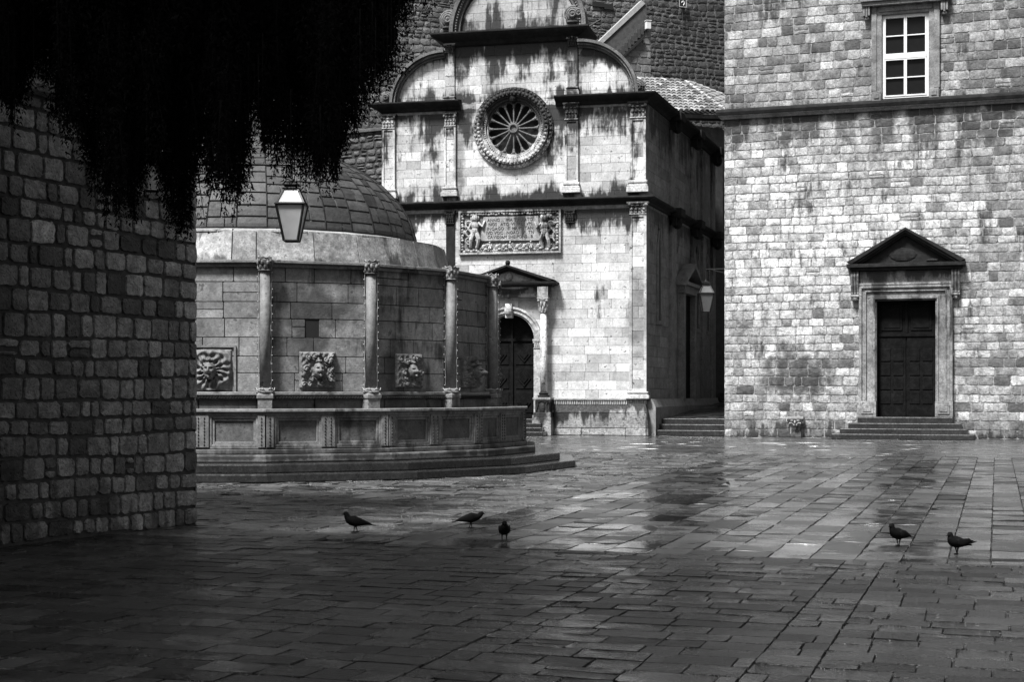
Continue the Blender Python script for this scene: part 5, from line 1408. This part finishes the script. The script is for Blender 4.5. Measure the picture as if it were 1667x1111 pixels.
# bracket reaches left to the return face of the stone wall
def tolocal(pt, loc, rz): d = Vector(pt) - Vector(loc); return (d.x * math.cos(rz) + d.y * math.sin(rz), -d.x * math.sin(rz) + d.y * math.cos(rz), d.z)
w0 = tolocal(at(318, 268, tl), p, YAW); w1 = tolocal(at(318, 298, tl), p, YAW)
lantern('black framed frosted lantern hanging in front of the fountain dome', p, YAW, S1,
        [([(w0[0], w0[1], zoff), (0.0, 0, zoff)], .016), ([(0, 0, zoff), (0, 0, top - .06)], .014), ([(w1[0], w1[1], w1[2]), (w0[0] * .72, 0, w1[2] + .12), (w0[0] * .4, 0, zoff)], .013)])
t2 = 58.0; p = at(1149, 478, t2); S2 = 23 * t2 / F
wR = MX - p[0]
lantern('small grey lantern hanging over the dark alley entrance beside the pale facade', p, 0, S2,
        [([(wR + .05, 0, .95), (0, 0, .95)], .02), ([(0, 0, .95), (0, 0, S2 * .95)], .02), ([(wR + .05, 0, .5), (wR * .5, 0, .8), (.2, 0, .93)], .014)], R(20), plain('shaded_lantern_glass', .11, .4, var=.15))  # darker pane colour stands in for shade on the alley lantern
t3 = 16.2; p = at(248, 256, t3); S3 = 42 * t3 / F
# this one stands off the left wall on a bracket
nx_, ny_ = math.cos(LA - R(90)), math.sin(LA - R(90))
dist = (p[0] - lc[0]) * nx_ + (p[1] - lc[1]) * ny_
lantern('lantern half hidden by hanging foliage against the dark stone wall', p, LA, S3,
        [([(0, abs(dist), -.0), (0, S3 * .5, .0)], .016), ([(0, abs(dist), S3 * .9), (0, 0.0, S3 * .9)], .016)], R(45), bpy.data.materials['shaded_lantern_glass'])  # same darker panes, shade put into their colour

# ================================================================== PIGEONS
M_pig = plain('dark_plumage', .003, .8, var=.35, spec=.08); M_wing = plain('wing_plumage', .0045, .8, var=.4, spec=.08); 
def loft(mb, rings, n=14):
    """rings: (centre xyz, direction angle in xz, half width, half height)"""
    i = len(mb.v)
    for (c_, ang, rw, rh) in rings:
        ux, uz = -math.sin(ang), math.cos(ang)
        for k in range(n):
            a = 2 * math.pi * k / n; mb.vert((c_[0] + ux * rh * math.sin(a), rw * math.cos(a) + c_[1], c_[2] + uz * rh * math.sin(a)))
    for j in range(len(rings) - 1):
        for k in range(n): k2 = (k + 1) % n; mb.face([i + j * n + k, i + j * n + k2, i + (j + 1) * n + k2, i + (j + 1) * n + k])
    mb.face([i + k for k in reversed(range(n))]); mb.face([i + (len(rings) - 1) * n + k for k in range(n)])
def pigeon(label, px, py, heading, pose, scale=1.0):
    gx, gy = gnd(px, py)
    P = empty('pigeon', label, 'pigeon', (gx, gy, .004), heading, 'pigeons on the wet paving'); P.scale = (scale,) * 3
    o = MB()
    if pose == 'alert': hd, nk = (.115, .225), (.095, .18)
    elif pose == 'peck': hd, nk = (.14, .185), (.115, .165)
    else: hd, nk = (.095, .215), (.085, .18)
    R_ = [((-.20, 0, .092), 0, .014, .006), ((-.15, 0, .10), 0, .026, .012), ((-.10, 0, .112), .1, .042, .03), ((-.05, 0, .122), .15, .056, .048), ((0, 0, .13), .25, .068, .062), ((.045, 0, .145), .5, .064, .064),
          (((.045 + nk[0]) / 2 + .004, 0, (.142 + nk[1]) / 2), .8, .054, .056), ((nk[0], 0, nk[1]), 1.1, .038, .041), ((nk[0] * .4 + hd[0] * .6 + .0, 0, nk[1] * .5 + hd[1] * .5), 1.2, .030, .034),
          ((hd[0], 0, hd[1] + .002), .6, .029, .032), ((hd[0] + .02, 0, hd[1] + .004), .1, .022, .024), ((hd[0] + .031, 0, hd[1] - .002), -.1, .008, .009), ((hd[0] + .042, 0, hd[1] - .006), -.3, .005, .005), ((hd[0] + .055, 0, hd[1] - .014), -.5, .0015, .0015)]
    loft(o, R_)
    for s in (-1, 1):
        step = .022 * s if pose != 'stand' else 0
        o.tube([(.0, s * .028, .10), (.004 + step * .5, s * .026, .055), (.0 + step, s * .026, .006)], [.017, .007, .0045], 6)
        for tx_, ty in ((.034, 0), (.026, .02), (.026, -.02), (-.02, 0)): o.tube([(step, s * .026, .006), (step + tx_, s * .026 + ty, .003)], [.0045, .0025], 5)
    o.build('body', M_pig, P, smooth=True)
    for s in (-1, 1):
        o = MB(); k_ = .0 if pose != 'flap' else .03
        loft(o, [((.055, s * .050, .150), .2, .006, .02), ((.02, s * (.060), .143), .2, .012, .042), ((-.04, s * .056, .130), .12, .012, .044), ((-.10, s * (.040 + k_), .117 + k_), .08, .009, .03), ((-.155, s * (.022 + k_), .107 + k_), .05, .006, .014), ((-.185, s * (.014 + k_), .103 + k_ * 1.4), 0, .002, .004)], 10)
        o.build('wing', M_wing, P, smooth=True)
    o = MB(); up = .05 if pose == 'flap' else 0
    o.hexa([(-.13, -.022, .093), (-.13, .022, .093), (-.245, .034, .078 + up), (-.245, -.034, .078 + up), (-.13, -.022, .104), (-.13, .022, .104), (-.245, .034, .084 + up), (-.245, -.034, .084 + up)])
    o.build('tail', M_wing, P, bev=.003)
    return P
pigeon('pigeon walking left with long low tail, leftmost of the five', 579, 868, YAW + R(185), 'alert', .95)
pigeon('plump pigeon facing right with lowered head, between the two other left pigeons', 766, 861, YAW + R(12), 'peck', .92)
pigeon('round pigeon seen from the front beside the right facing one', 821, 882, YAW + R(-88), 'stand', .92)
pigeon('upright pigeon facing left on the dark paving seam', 1463, 890, YAW + R(215), 'alert', .95)
pigeon('pigeon with raised tail feathers, rightmost of the five', 1558, 904, YAW + R(205), 'flap', .92)
#@@TREE
# ================================================================== TREE
tb = c2w(-7.6, 9.0)
tree = empty('cypress_tree', 'dark evergreen tree with drooping sprays hanging over the stone wall', 'tree', (tb[0], tb[1], 0))
def tl_(X, t, z): x, y = c2w(X, t); return (x - tb[0], y - tb[1], z)
M_bark = stone_mat('dark_bark', .005, .012, grain=.7, bump=1, pits=False, rough=(.8, .95), spec=.1)
o = MB(); o.tube([tl_(-7.6, 9, -.1), tl_(-7.5, 9.1, 2), tl_(-7.2, 9.5, 4.5), tl_(-6.6, 10, 7), tl_(-6.2, 10.4, 10)], [.34, .28, .24, .16, .06], 12); o.build('trunk', M_bark, tree)
o = MB(); rt_ = random.Random(8)
for k in range(26):
    z0 = 3.8 + k * .22; f0 = (z0) / 10; s = tl_(-7.5 + .13 * z0, 9 + .14 * z0, z0); X1, t1 = rt_.uniform(-4.6, -.6), rt_.uniform(8.8, 13); zb = rt_.uniform(4.4, 7.5)
    m = [(s[j] * .5 + tl_(X1, t1, zb)[j] * .5) for j in range(3)]; m[2] += .5; o.tube([s, tuple(m), tl_(X1, t1, zb)], [.09, .05, .015], 6)
o.build('limbs', M_bark, tree)
# hanging sprays: a lower outline (pixels of the survey) gives how far each part of the crown hangs down
OUT = [(-400, 330), (-60, 230), (0, 120), (28, 165), (60, 70), (95, 175), (130, 215), (165, 310), (200, 352), (228, 300), (238, 262), (262, 262), (284, 345), (312, 300), (330, 225), (350, 285), (382, 325), (408, 215), (425, 190), (450, 272), (480, 255), (500, 285), (525, 268), (548, 258), (562, 190), (580, 175), (600, 120), (622, 110), (640, 45), (665, 25), (690, -20), (720, -120)]
def ylow(x):
    for (a, ya), (b, yb) in zip(OUT[:-1], OUT[1:]):
        if a <= x <= b: return ya + (yb - ya) * (x - a) / (b - a)
    return -300
rng = np.random.default_rng(5)
V = []; 
def spray(base, L, n, lw_, spread, lean):
    """a drooping twig with small needles: returns triangles"""
    t = rng.random(n) ** .9; ph = rng.random(n) * 2 * np.pi
    sw = spread * (1 - .75 * t)
    x = base[0] + lean[0] * t * L + sw * np.cos(ph) * rng.random(n) ** .5; y = base[1] + lean[1] * t * L + sw * np.sin(ph) * rng.random(n) ** .5; z = base[2] - L * t + .05 * rng.standard_normal(n)
    c = np.stack([x, y, z], 1)
    d = np.stack([np.cos(ph) * .55, np.sin(ph) * .55, -1 + .7 * rng.random(n) - .1], 1) + .35 * rng.standard_normal((n, 3)); d /= np.linalg.norm(d, axis=1)[:, None]
    s = np.cross(d, rng.standard_normal((n, 3))); s /= np.linalg.norm(s, axis=1)[:, None]
    l = (lw_ * (2.2 + 3.0 * rng.random(n)))[:, None]; w_ = (lw_ * (.5 + .5 * rng.random(n)))[:, None]
    return np.stack([c - s * w_, c + s * w_, c + d * l], 1)
r9 = random.Random(19)
cnt = 0
tw = MB()
for i in range(112):
    xc = r9.uniform(-120, 690); tc_ = r9.uniform(9.4, 13.0); tipc = ylow(xc) + r9.gauss(0, 26); up_ = 0
    for j in range(19):
        x = xc + r9.gauss(0, 11); tip = tipc - r9.random() ** 1.2 * 190 + r9.uniform(-4, 4); t = tc_ + r9.gauss(0, .25); L = r9.uniform(.2, .75)
        b = at(x, tip, t); base = (b[0] - tb[0], b[1] - tb[1], b[2] + L); lean = (r9.uniform(-.15, .15), r9.uniform(-.15, .15))
        V.append(spray(base, L, 110, .0085, r9.uniform(.05, .12), lean))
        if j % 3 == 0: tw.tube([base, (base[0] + lean[0] * L * .5, base[1] + lean[1] * L * .5, base[2] - L * .5), (base[0] + lean[0] * L, base[1] + lean[1] * L, base[2] - L * .97)], [.007, .004, .002], 4)
for i in range(720):
    x = r9.uniform(-120, 690); yl = ylow(x) - 110
    tip = yl - r9.uniform(0, max(50, yl + 260)); t = r9.uniform(9.2, 13.2); L = r9.uniform(.35, .8)
    b = at(x, tip, t); V.append(spray((b[0] - tb[0], b[1] - tb[1], b[2] + L), L, 120, .010, r9.uniform(.08, .18), (r9.uniform(-.12, .12), r9.uniform(-.12, .12))))
# loose wispy tassels below the outline
for i in range(300):
    x = r9.choice([r9.uniform(100, 330), r9.uniform(340, 560), r9.uniform(-10, 60), r9.uniform(540, 640)]); t = r9.uniform(9.5, 12.5); tip = ylow(x) + r9.uniform(-20, 48) * (0 if 232 < x < 268 else 1); L = r9.uniform(.35, .7)
    b = at(x, tip, t); base = (b[0] - tb[0], b[1] - tb[1], b[2] + L); V.append(spray(base, L, 70, .009, .045, (r9.uniform(-.1, .1), r9.uniform(-.1, .1))))
    tw.tube([base, (base[0], base[1], base[2] - L * .95)], [.005, .002], 4)
# dense heart of the crown; unseen crown beyond the frame, widened to cast shade
for i in range(650):
    x = r9.uniform(-60, 640); yl = ylow(x) - 165
    if yl < -60: continue
    t = r9.uniform(10, 13); y = r9.uniform(-60, yl); b = at(x, y, t)
    V.append(spray((b[0] - tb[0], b[1] - tb[1], b[2] + .2), .4, 60, .028, .2, (0, 0)))
for i in range(3200):
    X = r9.uniform(-10.5, -.2); t = r9.uniform(-1, 13.5); z = r9.uniform(6.3, 10.5)
    if X > -3.4: 
        if z < EYE + 640 * t / F + .35 + 0: continue
    if X > -1.5 and t < 7: continue
    # rounded crown outline
    if ((X + 5.3) / 5.2) ** 2 + ((t - 7) / 7) ** 2 + ((z - 7) / 4.0) ** 2 > 1: continue
    p = tl_(X, t, z); V.append(spray(p, .8, 70, .035, .35, (0, 0)))
A = np.concatenate(V).reshape(-1, 3).astype(np.float32); nt_ = len(A) // 3
me = bpy.data.meshes.new('crown'); me.vertices.add(len(A)); me.vertices.foreach_set('co', A.ravel())
me.loops.add(len(A)); me.loops.foreach_set('vertex_index', np.arange(len(A), dtype=np.int32))
me.polygons.add(nt_); me.polygons.foreach_set('loop_start', np.arange(0, len(A), 3, dtype=np.int32)); me.update(calc_edges=True); me.validate()
M_leaf = plain('dark_foliage', .004, .9, var=.4, spec=.05)
me.materials.append(M_leaf)
cr_ = bpy.data.objects.new('crown', me); C.objects.link(cr_); cr_.parent = tree
struct(tw.build('twigs', M_bark, tree), 'stuff')
